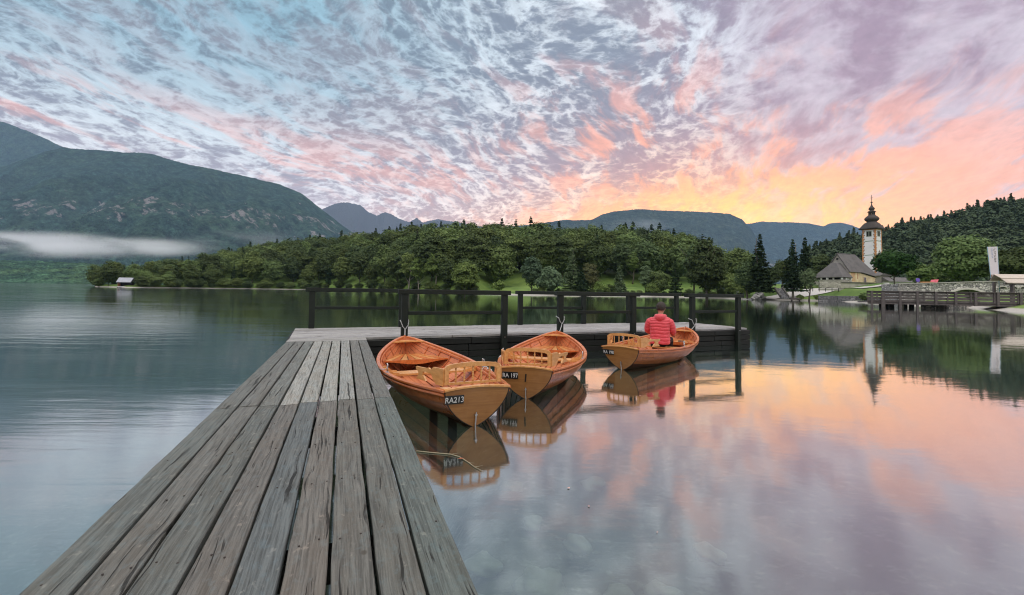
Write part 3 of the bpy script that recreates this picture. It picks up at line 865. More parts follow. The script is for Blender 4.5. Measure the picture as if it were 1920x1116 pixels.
mk_tree(1808, 438, 112, 104, 'round', 'largest broad green tree behind the stone bridge', M_LEAF, seed=40, base=.03, clumps=110, per=90, leafs=.34)
mk_tree(1902, 464, 104, 78, 'round', 'green tree behind the banner at the right edge', M_LEAF, seed=41, base=.03, clumps=80, per=80)
mk_tree(1955, 455, 108, 74, 'round', 'tall tree cut by the right edge of the view', M_LEAF, seed=42, base=.03)
mk_tree(1728, 496, 128, 50, 'round', 'yellow green bushy tree just right of the linden tree', M_LEAF_L, seed=43, base=.0, leafs=.3)
mk_tree(1757, 492, 138, 46, 'round', 'lower green tree between the linden and the largest broad tree', M_LEAF, seed=44, base=.0)
mk_tree(1326, 446, 150, 74, 'tall', 'massive dark tree at the right end of the wooded hill', M_LEAF_D, seed=45, base=.0, clumps=90, per=90)
mk_tree(1300, 452, 172, 46, 'tall', 'dark tree standing close behind the massive tree at the hill end', M_LEAF_D, seed=46, base=.0)
mk_tree(1352, 480, 164, 40, 'tall', 'mid green tree sloping down the right shoulder of the hill', M_LEAF, seed=47, base=.0)
mk_tree(1372, 514, 144, 44, 'round', 'clipped looking low green hedge bush on the meadow', M_LEAF, name='bush', seed=48, base=.0, leafs=.2)
mk_tree(873, 488, 164, 60, 'round', 'pale yellow green tree alone on the shore beyond the front rail', M_LEAF_L, seed=49, base=.05, clumps=70)
mk_tree(818, 473, 186, 46, 'tall', 'slender yellow green tree with white trunks on the far shore', M_LEAF_L, seed=50, base=.18, bark=M_BARKP)
mk_tree(786, 478, 190, 40, 'tall', 'leaning yellow green tree left of the slender white trunked tree', M_LEAF_L, seed=51, base=.22, bark=M_BARKP)
mk_tree(766, 466, 198, 40, 'tall', 'tall pale tree whose bare trunk rises above the jetty rail', M_LEAF, seed=52, base=.25, bark=M_BARKP)
mk_tree(997, 476, 158, 48, 'round', 'blue green tree with a bright crown at the middle of the far shore', M_LEAF_G, seed=53, base=.02)
mk_tree(1072, 465, 168, 42, 'spruce', 'grey green conifer behind the willow thicket', M_LEAF_G, seed=54, base=.02)
mk_tree(1030, 502, 154, 62, 'round', 'feathery grey green willow thicket near the waterline', M_LEAF_G, name='willow_thicket', seed=55, base=.0, clumps=60)
mk_tree(1106, 488, 164, 40, 'round', 'brownish olive round tree right of the willow thicket', leaf_mat('olive_leaves', (.07, .08, .035), (.13, .14, .06), .1), seed=56, base=.0)
mk_tree(1090, 500, 158, 34, 'spruce', 'small dark conifer between the willow thicket and the olive tree', seed=57, base=.0)
mk_tree(1162, 496, 168, 28, 'spruce', 'small bluish spruce alone on the open meadow', M_LEAF_G, seed=58, base=.05)
mk_tree(1211, 494, 170, 30, 'tall', 'pale grey green sapling on the meadow', M_LEAF_G, seed=59, base=.1)
mk_tree(1238, 503, 166, 46, 'round', 'mid green rounded tree by the water behind the seated person', M_LEAF, seed=60, base=.0)
mk_tree(1266, 485, 166, 26, 'spruce', 'narrow green spruce left of the massive tree', seed=61, base=.0)
mk_tree(1186, 470, 205, 28, 'tall', 'pale light crowned tree within the dark edge of the wood', M_LEAF_L, seed=62, base=.3)
mk_tree(936, 526, 168, 28, 'round', 'little pale bush on the grass strip by the far shore', M_LEAF_L, name='bush', seed=63, base=0, clumps=20, leafs=.25)
for k, (px, py, Y, ww, lab) in enumerate([(1125, 530, 164, 40, 'low bright green bush right of the olive tree'), (1143, 533, 166, 30, 'smallest bright bush on the near meadow edge'),
        (1225, 530, 164, 44, 'dark bush by the water under the mid green tree'), (1375, 536, 143, 34, 'bush on the bank right of the massive tree'), (1400, 537, 132, 38, 'bush at the foot of the dark round tree'),
        (1500, 553, 119, 14, 'round grass tuft bush on the gravel strip'), (1532, 552, 118, 12, 'second small round bush on the gravel strip'), (1620, 548, 103, 18, 'bush on the retaining wall beside the wooden fence')]):
    mk_tree(px, py, Y, ww, 'round', lab, M_LEAF if k % 2 else M_LEAF_L, name='bush', seed=70 + k, base=0, clumps=22, per=40, leafs=.2)
rb = random.Random(3)
for k in range(34):                              # scrub hanging over the waterline of the wooded hill
    px = 190 + k * 21 + rb.uniform(-6, 6)
    if 212 < px < 262 or px > 905: continue
    sh = float(shore_depth(px)); hh_ = rb.uniform(3, 6)
    mk = PROTO['b'][k % 6]
    tree_obj('shore_bush', mk[0], None, pos(px, sh + 2.5, -.8), (hh_ / 9 * 1.1, hh_ / 9 * 1.1, hh_ / 13), rb.uniform(0, 6), 'leafy green bush hanging over the waterline of the wooded hill', 'bush', 'bushes along the wooded shore')
for k in range(26):
    px = 1000 + k * 15.5 + rb.uniform(-5, 5)
    if 1395 < px: continue
    sh = float(shore_depth(px)); hh_ = rb.uniform(1.6, 3.2)
    mk = PROTO['b'][(k * 5) % 6]
    tree_obj('shore_bush', mk[0], None, pos(px, sh + 6, -.4), (hh_ / 9, hh_ / 9, hh_ / 14), rb.uniform(0, 6), 'low green bush at the water edge in front of the open meadow', 'bush', 'bushes along the meadow shore')

# --- mist and haze
def mist(name, c, dims, dens, seed, label):
    bm = bmesh.new(); bmesh.ops.create_icosphere(bm, subdivisions=4, radius=1)
    for v in bm.verts: v.co = Vector((v.co.x * dims[0], v.co.y * dims[1], v.co.z * dims[2]))
    me = bpy.data.meshes.new(name); bm.to_mesh(me); bm.free()
    m_ = bpy.data.materials.new(name); m_.use_nodes = True; t = NT(m_.node_tree); t.n.remove(t.n['Principled BSDF'])
    pv = t.n.new('ShaderNodeVolumePrincipled'); t.put(pv.inputs['Color'], (.93, .96, 1.0)); t.put(pv.inputs['Anisotropy'], .1)
    P = tcoord(t); x, y, z = t.sep(P)
    a, b_, c_ = t.div(x, dims[0]), t.div(y, dims[1]), t.div(z, dims[2])
    r2 = t.add(t.mul(a, a), t.add(t.mul(b_, b_), t.mul(c_, c_)))
    n = t.noise(t.comb(t.mul(x, .35), t.mul(y, .35), t.mul(z, 1.6)), 1.0 / 70, 5, .6, w=seed * 1.0)
    fl_ = t.ss(r2, 1.0, .0)
    fall = t.mul(t.mul(fl_, fl_), t.ss(n, .40, .62))
    t.put(pv.inputs['Density'], t.mul(fall, dens)); t.l.new(pv.outputs[0], t.n['Material Output'].inputs['Volume'])
    o = link_mesh(name, me, m_); o.location = c; tag(o, label, kind='stuff'); return o
c = at_y(60, 459, 1250); mist('mist_bank', c, (600, 150, 46), .0115, 1, 'long white mist bank')
c = at_y(250, 464, 1250); mist('mist_bank', c, (270, 120, 34), .0085, 2, 'long white mist bank')
c = at_y(470, 452, 2150); mist('mist_wisp', c, (520, 130, 75), .0012, 3, 'thin mist')
c = at_y(1200, 425, 3450); mist('mist_wisp', c, (350, 180, 90), .0014, 4, 'thin mist')
SC.cycles.volume_step_rate = 4.0
SC.cycles.volume_max_steps = 64
hb = MB().box((0, 5900, 1396), (26000, 13400, 2800), None)
hm = bpy.data.materials.new('haze'); hm.use_nodes = True; t = NT(hm.node_tree); t.n.remove(t.n['Principled BSDF'])
pv = t.n.new('ShaderNodeVolumePrincipled'); t.put(pv.inputs['Color'], (.46, .70, 1.0)); pv.inputs['Density'].default_value = 3.6e-5; t.put(pv.inputs['Anisotropy'], .0)
t.l.new(pv.outputs[0], t.n['Material Output'].inputs['Volume'])
ho = hb.build('haze', hm); tag(ho, kind='stuff')
# ================================================================== JETTY
TH = math.atan2(315, 853)
UX, VX = Vector((math.cos(TH), math.sin(TH), 0)), Vector((-math.sin(TH), math.cos(TH), 0))
def uv(u, v, z=0): return UX * u + VX * v + Vector((0, 0, z))
DECK = .49
U0, U1 = -1.0, .465
rg = random.Random(21)

def plank(b, x0, x1, y0, y1, zt, th, tint, along='y', step=.5, mi=0, wob=.0015):
    """one board: slightly uneven, with eased edges; local coordinates"""
    n = max(1, int(abs((y1 - y0) if along == 'y' else (x1 - x0)) / step)); e = .004
    prof = [(0, -th), (0, -e), (e, 0), (1, 0), (2, -e), (2, -th)]
    vs = []; ph = rg.uniform(0, 9)
    tilt = rg.uniform(-.0012, .0012)
    for k in range(n + 1):
        t = k / n
        jl, jr = rg.uniform(-wob, wob), rg.uniform(-wob, wob); jz = .0012 * math.sin(t * 5 + ph)
        if along == 'y':
            a, c = x0 + jl, x1 + jr; y = y0 + (y1 - y0) * t
            for (px_, z) in ((a, -th), (a, -e), (a + e, 0), (c - e, 0), (c, -e), (c, -th)):
                vs.append((px_, y, zt + z + jz + (tilt if px_ > (a + c) / 2 else -tilt)))
        else:
            a, c = y0 + jl, y1 + jr; x = x0 + (x1 - x0) * t
            for (py_, z) in ((c, -th), (c, -e), (c - e, 0), (a + e, 0), (a, -e), (a, -th)):
                vs.append((x, py_, zt + z + jz + (tilt if py_ > (a + c) / 2 else -tilt)))
    fs = [(k * 6 + j, k * 6 + (j + 1) % 6, (k + 1) * 6 + (j + 1) % 6, (k + 1) * 6 + j) for k in range(n) for j in range(6)]
    fs = [f[::-1] for f in fs]
    fs += [tuple(range(6)), tuple(range(n * 6 + 5, n * 6 - 1, -1))]
    b.raw(vs, fs, mi, tint)

def make_pier():
    root = empty('wooden_jetty', (0, 0, 0), TH)
    tag(root, 'long walkway of weathered grey planks running out from the near shore', 'jetty')
    b = MB(); N = 9; W = (U1 - U0) / N; joint = 4.55
    near_t = [(.92, .98, .94), (1.0, .98, .92), (.88, .92, .88), (1.02, .96, .90), (.86, .94, .97), (1.08, 1.0, .92), (.98, .95, .88), (.94, .96, .90), (.84, .96, .92)]
    far_t = [(.98, 1.0, .95), (1.05, 1.05, 1.0), (1.15, 1.18, 1.12), (2.15, 2.12, 2.02), (1.95, 1.93, 1.82), (2.08, 2.05, 1.92), (1.90, 1.92, 1.86), (1.15, 1.12, 1.05), (1.05, 1.05, 1.0)]
    gaps = [.013, .014, .015, .014, .016, .017, .016, .013]
    for k in range(N):
        gl = gaps[k - 1] / 2 if k else 0; gr = gaps[k] / 2 if k < N - 1 else 0
        x0, x1 = U0 + k * W + gl, U0 + (k + 1) * W - gr
        jn = joint + rg.uniform(-.03, .03)
        plank(b, x0, x1, -3.0, jn - .004, DECK + rg.uniform(-.003, .003), .045, near_t[k], wob=.003, step=.22)
        plank(b, x0 + .002, x1 - .002, jn + .004, 9.64, DECK + rg.uniform(-.002, .004), .045, far_t[k], wob=.002, step=.3)
    nb = b
    for v in [q * .62 - .4 for q in range(17)]:
        for k in range(N):
            for s in (.28, .72):
                x = U0 + (k + s) * W + rg.uniform(-.012, .012); y = v + rg.uniform(-.03, .03)
                if rg.random() < .25: continue
                nb.lathe([(.0001, DECK + .0005), (.0042, DECK + .0005), (.0042, DECK + .0032), (.0001, DECK + .0036)], 6, (x, y, 0), mi=1)
    b.build('deck', [M_DECK, simple('rusty_nails', (.035, .025, .02), .6, .4, 60)], root, tint=True)
    f = MB()
    for x in (U0 + .07, (U0 + U1) / 2, U1 - .07): f.beam((x, -3, DECK - .046 - .075), (x, 9.9, DECK - .046 - .075), .08, .15)
    for v in range(-2, 10, 2): f.beam((U0 + .02, v + .4, DECK - .28), (U1 - .02, v + .4, DECK - .28), .12, .13)
    f.build('joists', M_BEAM, root)
    for v in (.4, 4.4, 8.4):
        for x in (U0 + .14, U1 - .14):
            p = MB().tube([(x, v, -2.5), (x, v, DECK - .32)], .09, 10); p.build('pile', M_BEAM, root, smooth=True)
make_pier()

# ---- platform
PA = uv(.49, 10.15); PB = uv(11.67, 10.66)
PX = (PB - PA).normalized(); PAN = math.atan2(PX.y, PX.x); PY = Vector((-PX.y, PX.x, 0))
PO = PA - PX * 1.49           # front left corner
PL = (PB - PO).length; PD = 2.6
def pl(x, y, z=0): return PO + PX * x + PY * y + Vector((0, 0, z))
def px_on_front(px, py=625, off=0.0):
    d = ray(px, py); # intersect vertical plane through front edge
    n = PY; o = PO + PY * off; t = (o - Vector((0, 0, 0))).dot(n) / Vector((d.x, d.y, 0)).dot(n)
    p = Vector((d.x * t, d.y * t, 0)); return (p - PO).dot(PX)
def make_platform():
    root = empty('landing_platform', PO, PAN)
    tag(root, 'wide weathered timber landing stage with dark beams at the end of the jetty', 'platform')
    b = MB(); n = 15; W = PD / n
    for k in range(n):
        g = rg.uniform(1.0, 1.35)
        cuts = [0, rg.uniform(3, 5), rg.uniform(7.5, 9.5), PL]
        for i in range(3):
            g2 = g * rg.uniform(.9, 1.1)
            plank(b, cuts[i] + .003, cuts[i + 1] - .003, k * W + .006, (k + 1) * W - .006, DECK + .004 + rg.uniform(-.004, .004), .05, (g2, g2, g2 * rg.uniform(.96, 1.02)), 'x', step=.8)
    b.build('deck', [M_DECKX], root, tint=True)
    # landing boards between the walkway and the stage
    l = MB(); o = Vector(PO)
    y0 = 9.65
    for k in range(2):
        P = []
        for (u, s) in ((U0, 0), (U1, 0), (U1, 1), (U0, 1)):
            vf = 10.15 + (u - .49) * (10.66 - 10.15) / (11.67 - .49) - .012
            v = y0 + (vf - y0) * ((k + s) / 2) + (.005 if s == 0 else -.005)
            w_ = uv(u, v) - o; P.append((w_.dot(PX), w_.dot(PY)))
        l.prism(P, (0, 0, DECK - .02), (1, 0, 0), (0, 1, 0), .045, tint=(1.15, 1.15, 1.1))
    l.build('landing_boards', [M_DECKX], root, tint=True)
    f = MB()
    for (z, h, y) in ((DECK - .125, .13, -.045), (DECK - .275, .14, -.030), (DECK - .425, .13, -.05), (DECK - .60, .17, -.03)):
        x = .0
        while x < PL - .1:
            x2 = min(PL, x + rg.uniform(3.2, 4.4)); 
            f.box(((x + x2) / 2, y + rg.uniform(-.004, .004), z), (x2 - x - .012, .08, h), bev=.008)
            f.box(((x + x2) / 2, PD - y, z), (x2 - x - .012, .08, h), bev=.008); x = x2
        f.box((-.03, PD / 2, z), (.08, PD + .1, h), bev=.008); f.box((PL + .03, PD / 2, z), (.08, PD + .1, h), bev=.008)
    f.build('fascia_beams', M_BEAM, root)
    j = MB()
    for x in np.arange(.3, PL, 1.2): j.beam((x, .06, DECK - .15), (x, PD - .06, DECK - .15), .1, .18)
    j.build('cross_joists', M_BEAM, root)
    for x in np.arange(.6, PL, 2.9):
        for y in (.35, PD - .35):
            MB().tube([(x, y, -3.5), (x, y, DECK - .26)], .11, 10).build('pile', M_BEAM, root, smooth=True)
make_platform()

def railing(xs, x0, x1, front, label):
    y = -.145 if front else PD - .10
    root = empty('railing', pl(0, 0, 0), PAN); tag(root, label, 'railing', 'dark railings round the landing stage')
    top = DECK + 1.035
    zb = (DECK - .62) if front else (DECK + .006)
    for k, x in enumerate(xs):
        b = MB(); b.box((x, y, (zb + top - .10) / 2), (.138, .11, top - .10 - zb), bev=.008)
        b.box((x, y, top - .096), (.10, .09, .012), mi=1)
        b.build('post', [M_DARK, M_METAL], root)
        if front:
            MB().tube([(x, y - .057, DECK - .05), (x, y - .070, DECK - .05)], .012, 8).build('bolt', M_METAL, root)
    MB().box(((x0 + x1) / 2, y, top - .05), (x1 - x0, .16, .105), bev=.01).build('top_rail', M_DARK, root)
    m_ = MB(); m_.box(((xs[0] + xs[-1]) / 2, y, DECK + .52), (xs[-1] - xs[0] - .128, .05, .075), bev=.006)
    m_.build('mid_rail', M_DARK, root)
    return root
fx = lambda px: px_on_front(px, 620, -.145)
bx = lambda px: px_on_front(px, 608, PD - .10)
railing([fx(758), fx(945)], fx(745), fx(955), True, 'front railing nearest the jetty, with a chain looped round its left post')
railing([fx(1050), fx(1187)], fx(1041), fx(1197), True, 'middle front railing between the two boats and the seated person')
railing([fx(1298), fx(1384)], fx(1286), fx(1391), True, 'front railing at the far right end of the landing stage')
railing([bx(584), bx(752)], bx(571), bx(770), False, 'back railing at the left end of the landing stage')
railing([bx(975), bx(1094)], bx(967), bx(1102), False, 'back railing in the middle, seen through the front railing')
railing([bx(1178), bx(1268)], bx(1168), bx(1274), False, 'back railing behind the seated person')

# ================================================================== ROWING BOATS
L = 3.95
def ip(t, xs, ys):
    # smooth (cubic) interpolation
    n = len(xs)
    if t <= xs[0]: return ys[0]
    if t >= xs[-1]: return ys[-1]
    i = max(j for j in range(n - 1) if xs[j] <= t)
    h = xs[i + 1] - xs[i]; s = (t - xs[i]) / h
    d = lambda j: (ys[min(j + 1, n - 1)] - ys[max(j - 1, 0)]) / (xs[min(j + 1, n - 1)] - xs[max(j - 1, 0)])
    m0, m1 = d(i) * h, d(i + 1) * h
    return (2 * s**3 - 3 * s**2 + 1) * ys[i] + (s**3 - 2 * s**2 + s) * m0 + (-2 * s**3 + 3 * s**2) * ys[i + 1] + (s**3 - s**2) * m1
BT = [0, .12, .28, .45, .60, .74, .85, .93, .98, 1.0]
def beam_(t): return ip(t, BT, [.365, .50, .645, .725, .71, .61, .455, .28, .11, .018])
def sheer(t): return ip(t, [0, .2, .45, .7, .88, 1.0], [.43, .375, .36, .41, .50, .61])
def keel(t): return ip(t, [0, .1, .4, .75, .88, .94, .975, 1.0], [.0, -.05, -.11, -.10, -.03, .08, .27, .58])
def drise(t): return ip(t, [0, .3, .6, 1.0], [.36, .26, .30, .75])
def hp(t, th, off=0.0, side=1):
    """point on the hull skin: t along, th 0 keel..1 sheer"""
    a = th * math.pi / 2; b, zs, zk, d = beam_(t), sheer(t), keel(t), drise(t)
    zk = min(zk, zs - .02)
    u, w_ = math.sin(a), 1 - math.cos(a)
    x = b * u; z = zk + (zs - zk) * (d * u + (1 - d) * w_)
    # outward normal in the section plane
    du = math.cos(a) * b; dz_ = (zs - zk) * (d * math.cos(a) + (1 - d) * math.sin(a)); n = math.hypot(du, dz_) + 1e-9
    x += off * dz_ / n * (1 if b > .05 else .3); z -= off * du / n
    y = t * L - .10 * (1 - t) ** 6 * (z / .42)
    return Vector((side * max(x, .002), y, z))
def strake_surface(b, off0, inner=False, tn=44, planks=7, mi=0, seam_shade=1):
    for side in (1, -1):
        for p in range(planks):
            a0_, a1_ = p / planks, (p + 1) / planks
            rows = [(a0_, .016), (a0_ + .12 / planks, .0155), ((a0_ + a1_) / 2, .009), (a1_ - .055 / planks * (1 if p < planks - 1 else 0.01), .003), (a1_, .002)] if not inner else [(a0_, -.014), (a1_, -.014)]
            if not inner and p > 0: rows = [(a0_, .002)] + rows
            vs = []; 
            for i in range(tn + 1):
                t = i / tn; t = 1 - (1 - t) ** 1.15
                for (a, o) in rows:
                    q = hp(t, min(a, 1), o + off0, side); vs.append(q)
            R_ = len(rows)
            for i in range(tn):
                for j in range(R_ - 1):
                    f = (i * R_ + j, (i + 1) * R_ + j, (i + 1) * R_ + j + 1, i * R_ + j + 1)
                    if (side == 1) == inner: f = f[::-1]
                    m_ = seam_shade if (not inner and ((p > 0 and j == 0) or (p < planks - 1 and j == R_ - 2))) else (2 if (not inner and p < 3) else mi)  # black seam step; strip below each lap painted dark as its shadow
                    b.raw([vs[q] for q in f], [(0, 1, 2, 3)], m_)
def weld(o, d=.0004):
    bm = bmesh.new(); bm.from_mesh(o.data); bmesh.ops.remove_doubles(bm, verts=bm.verts, dist=d); bmesh.ops.recalc_face_normals(bm, faces=bm.faces) if False else None
    bm.to_mesh(o.data); bm.free()
def sweep_rail(b, off_x, dz, wd, ht, t0=0.0, t1=1.0, n=40, side=1, mi=0, inset=None):
    """rectangular strip that follows the sheer, off_x outside it"""
    vs = []
    for i in range(n + 1):
        t = t0 + (t1 - t0) * i / n; c = hp(t, 1.0, 0, side); c2 = hp(min(t + .01, 1), 1, 0, side) - hp(max(t - .01, 0), 1, 0, side)
        nx = Vector((c2.y, -c2.x, 0)).normalized() * side
        c = c + nx * off_x + Vector((0, 0, dz))
        for (a, z) in ((-wd / 2, -ht / 2), (wd / 2, -ht / 2), (wd / 2, ht / 2 - .006), (wd / 2 - .006, ht / 2), (-wd / 2 + .006, ht / 2), (-wd / 2, ht / 2 - .006)):
            vs.append(c + nx * a + Vector((0, 0, z)))
    fs = []
    for i in range(n):
        for j in range(6):
            f = (i * 6 + j, i * 6 + (j + 1) % 6, (i + 1) * 6 + (j + 1) % 6, (i + 1) * 6 + j)
            fs.append(f if side == -1 else f[::-1])
    e0, e1 = tuple(range(6)), tuple(range(n * 6 + 5, n * 6 - 1, -1))
    fs += [e0, e1] if side == -1 else [e0[::-1], e1[::-1]]
    b.raw(vs, fs, mi)
def inner_x(t, z):
    """inside half width of the hull at height z"""
    lo, hi = 0.0, 1.0
    for _ in range(22):
        m_ = (lo + hi) / 2
        if hp(t, m_, -.016).z < z: lo = m_
        else: hi = m_
    return hp(t, (lo + hi) / 2, -.016).x
def panel(b, t0, t1, z, th, n=10, mi=0, front=None, x_in=.0, seg=None):
    """horizontal board fitted between the hull sides"""
    V = []
    for i in range(n + 1):
        t = t0 + (t1 - t0) * i / n; x = inner_x(t, z) - .004; V.append((x, t * L))
    poly = [(x, y) for x, y in V] + [(-x, y) for x, y in reversed(V)]
    b.prism(poly, (0, 0, z - th / 2), (1, 0, 0), (0, 1, 0), th, mi)
def text_mesh(body, size, depth, name, mt, parent, loc, rot, bold=True, squash=1.0):
    cu = bpy.data.curves.new(name, 'FONT'); cu.body = body; cu.size = size; cu.extrude = depth; cu.align_x = 'CENTER'; cu.align_y = 'CENTER'
    if bold: cu.offset = size * .012
    tmp = bpy.data.objects.new('tmp', cu); COL.objects.link(tmp)
    bpy.context.view_layer.update()
    me = bpy.data.meshes.new_from_object(tmp.evaluated_get(bpy.context.evaluated_depsgraph_get()))
    bpy.data.objects.remove(tmp)
    for v in me.vertices: v.co.x *= squash
    me.materials.clear()
    o = link_mesh(name, me, mt, parent); o.location = loc; o.rotation_euler = rot
    return o
def make_boat():
    root = empty('rowing_boat')
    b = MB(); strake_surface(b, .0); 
    o = b.build('hull', [M_HULL, M_SEAM_SHADE, M_REDBOT], root); weld(o); o.data.polygons.foreach_set('use_smooth', [True] * len(o.data.polygons)); o.data.set_sharp_from_angle(angle=rad(28))
    b = MB(); strake_surface(b, .0, True, planks=7)
    o = b.build('inner_planking', [M_HULL_IN], root); weld(o); o.data.polygons.foreach_set('use_smooth', [True] * len(o.data.polygons))
    # seams on the inside and ribs
    s = MB()
    for side in (1, -1):
        for p in range(2, 7):
            pts = [hp(t, p / 7, -.0145, side) for t in np.linspace(.02, .97, 40)]
            s.tube(pts, .0028, 4)
    s.build('inner_seams', M_SEAM_SHADE, root)
    r = MB()
    for t in np.arange(.07, .93, .082):
        for side in (1, -1):
            P_ = [hp(t, a, -.022, side) for a in np.linspace(.12, .97, 12)]
            vs = []
            for q, q2 in zip(P_, P_[1:] + [P_[-1] * 2 - P_[-2]]):
                vs += [q + Vector((0, -.011, 0)), q + Vector((0, .011, 0))]
                n_ = Vector((-(q2 - q).z * side, 0, abs((q2 - q).x))).normalized() * .013
                vs += [q + n_ + Vector((0, .011, 0)), q + n_ + Vector((0, -.011, 0))]
            r.raw(vs, [(i * 4 + j, i * 4 + (j + 1) % 4, i * 4 + 4 + (j + 1) % 4, i * 4 + 4 + j) for i in range(len(P_) - 1) for j in range(4)], 0)
    r.build('ribs', M_HULL_IN, root)
    # transom
    tr = MB(); n = 26; out = []
    for i in range(n + 1):
        a = i / n; q = hp(0, a, .013); out.append((q.x, q.z))
    crown = [(x, sheer(0) + .030 * (1 - (x / beam_(0)) ** 2)) for x in np.linspace(beam_(0) + .006, -beam_(0) - .006, 17)]
    poly = [(x, z) for x, z in out] + crown[1:-1] + [(-x, z) for x, z in reversed(out)]
    rk = -.10 / .42
    A = [Vector((x, rk * z - .020, z)) for x, z in poly]; B_ = [v + Vector((0, .034, 0)) for v in A]; N_ = len(A)
    tr.raw(A + B_, [tuple(range(N_)), tuple(range(2 * N_ - 1, N_ - 1, -1))] + [(k, N_ + k, N_ + (k + 1) % N_, (k + 1) % N_) for k in range(N_)])
    o = tr.build('transom', M_TRANSOM, root)
    bm = bmesh.new(); bm.from_mesh(o.data); bmesh.ops.recalc_face_normals(bm, faces=bm.faces); bm.to_mesh(o.data); bm.free()
    e = MB(); e.tube([Vector((x * 1.003, rk * z - .021, z)) for x, z in out], .006, 6); e.tube([Vector((-x * 1.003, rk * z - .021, z)) for x, z in out], .006, 6)
    e.build('transom_edge', M_SEAM_SHADE, root)
    cp = MB()
    pts = [Vector((x * 1.03, rk * z - .004, z + .010)) for x, z in crown]
    vs = []
    for q in pts: vs += [q + Vector((0, -.030, -.010)), q + Vector((0, -.030, .008)), q + Vector((0, .034, .008)), q + Vector((0, .034, -.010))]
    m__ = len(pts)
    cp.raw(vs, [(i * 4 + j, i * 4 + (j + 1) % 4, i * 4 + 4 + (j + 1) % 4, i * 4 + 4 + j) for i in range(m__ - 1) for j in range(4)] + [(0, 1, 2, 3), (m__ * 4 - 1, m__ * 4 - 2, m__ * 4 - 3, m__ * 4 - 4)])
    o = cp.build('transom_cap', M_TRIM, root); bm = bmesh.new(); bm.from_mesh(o.data); bmesh.ops.recalc_face_normals(bm, faces=bm.faces); bm.to_mesh(o.data); bm.free()
    # rails
    g = MB()
    for side in (1, -1): sweep_rail(g, .008, .006, .058, .026, -.004, .997, side=side)
    g.build('gunwale', M_HULL, root)
    g = MB()
    for side in (1, -1): sweep_rail(g, .022, -.040, .020, .022, .0, .985, side=side)
    g.build('rubbing_strake', M_HULL, root)
    g = MB()
    for side in (1, -1): sweep_rail(g, -.036, -.030, .014, .034, .04, .93, side=side)
    g.build('inner_rail', M_HULL_IN, root)
    # stem and keel
    k = MB(); pts = []
    for t in list(np.linspace(.0, .9, 14)) + list(np.linspace(.92, 1.0, 12)):
        q = Vector((0, t * L - .10 * (1 - t) ** 6 * (keel(t) / .42), keel(t) - .012)); pts.append(q)
    pts.append(Vector((0, L + .012, .64)))
    sh_ = []
    for i, q in enumerate(pts):
        d_ = (pts[min(i + 1, len(pts) - 1)] - pts[max(i - 1, 0)]).normalized(); sh_.append(q + Vector((0, d_.z, -d_.y)) * .020)
    pts = sh_
    for i in range(len(pts) - 1): k.beam(pts[i] - (pts[i + 1] - pts[i]) * .05, pts[i + 1] + (pts[i + 1] - pts[i]) * .05, .030, .045, up=(0, -.5, 1))
    k.build('keel_and_stem', M_HULL, root)
    # inside: floor boards, seats
    f = MB()
    for x in np.arange(-.30, .31, .10):
        z = .035 + abs(x) * .10; ok_ = [t_ for t_ in np.linspace(.03, .9, 80) if inner_x(t_, z - .012) > abs(x) + .05]
        t0, t1 = min(ok_), max(ok_)
        f.box((x, (t0 + t1) / 2 * L, z), (.084, (t1 - t0) * L, .014), bev=.002)
    f.build('floor_boards', M_HULL_IN, root)
    # stern sheet: radiating boards
    def fan(name, t0, t1, z, org, n, lead, cols):
        pb = MB(); gb = MB()
        panel(gb, t0, t1, z - .010, .008, mi=0); gb.build(name + '_gaps', M_SEAM_SHADE, o_)
        xs = np.linspace(-1, 1, n + 1)
        for i in range(n):
            quad = []
            def clip(f_, t):          # point where the fan line crosses depth t
                y = t * L; ax, ay = org; ex = lead * f_
                x = ax + (ex - ax) * (y - ay) / ((t1 if org[1] < t0 * L else t0) * L - ay); xi = inner_x(t, z) - .006
                return max(-xi, min(xi, x)), y
            g_ = .010
            a, c = xs[i] + g_, xs[i + 1] - g_
            ts = np.linspace(t0 + .001, t1 - .001, 9)
            lft = [clip(a, t) for t in ts]; rgt = [clip(c, t) for t in ts]
            poly = rgt + lft[::-1]
            P2 = [poly[0]]
            for q in poly[1:]:
                if (q[0] - P2[-1][0]) ** 2 + (q[1] - P2[-1][1]) ** 2 > 1e-6: P2.append(q)
            if len(P2) > 3: pb.prism(P2, (0, 0, z), (1, 0, 0), (0, 1, 0), .016, mi=i % 2)
        return pb
    o_ = empty('tmp')
    pb = fan('stern_seat', .03, .235, .245, (0, -.5), 12, .95, 2); st = pb.build('stern_seat', [M_HULL, M_TRIM], root)
    for c_ in list(o_.children): c_.parent = st; c_.name = 'seat_gaps'
    bpy.data.objects.remove(o_)
    o_ = empty('tmp')
    pb = fan('bow_seat', .735, .925, .315, (0, L * .965), 14, .98, 2); bs = pb.build('bow_seat', [M_HULL, M_TRIM], root)
    for c_ in list(o_.children): c_.parent = bs; c_.name = 'seat_gaps'
    bpy.data.objects.remove(o_)
    # curved front board of the bow seat
    fb = MB(); xi = inner_x(.735, .30) - .006; n = 14
    up = []; dn = []
    for i in range(n + 1):
        s_ = -1 + 2 * i / n; up.append((s_ * xi, .328)); dn.append((s_ * xi, .328 - .050 - .028 * math.cos(s_ * math.pi) * (1 if abs(s_) < 1 else 1)))
    fb.prism(up + dn[::-1], (0, .735 * L - .014, 0), (1, 0, 0), (0, 0, 1), .026)
    fb.build('seat_front', M_HULL, root)
    # breasthook
    bh = MB(); V = [(beam_(t) - .012, t * L) for t in np.linspace(.915, .985, 7)]
    arc = [(s_ * (beam_(.915) - .012), .915 * L + .09 * (1 - s_ * s_)) for s_ in np.linspace(-.96, .96, 9)]
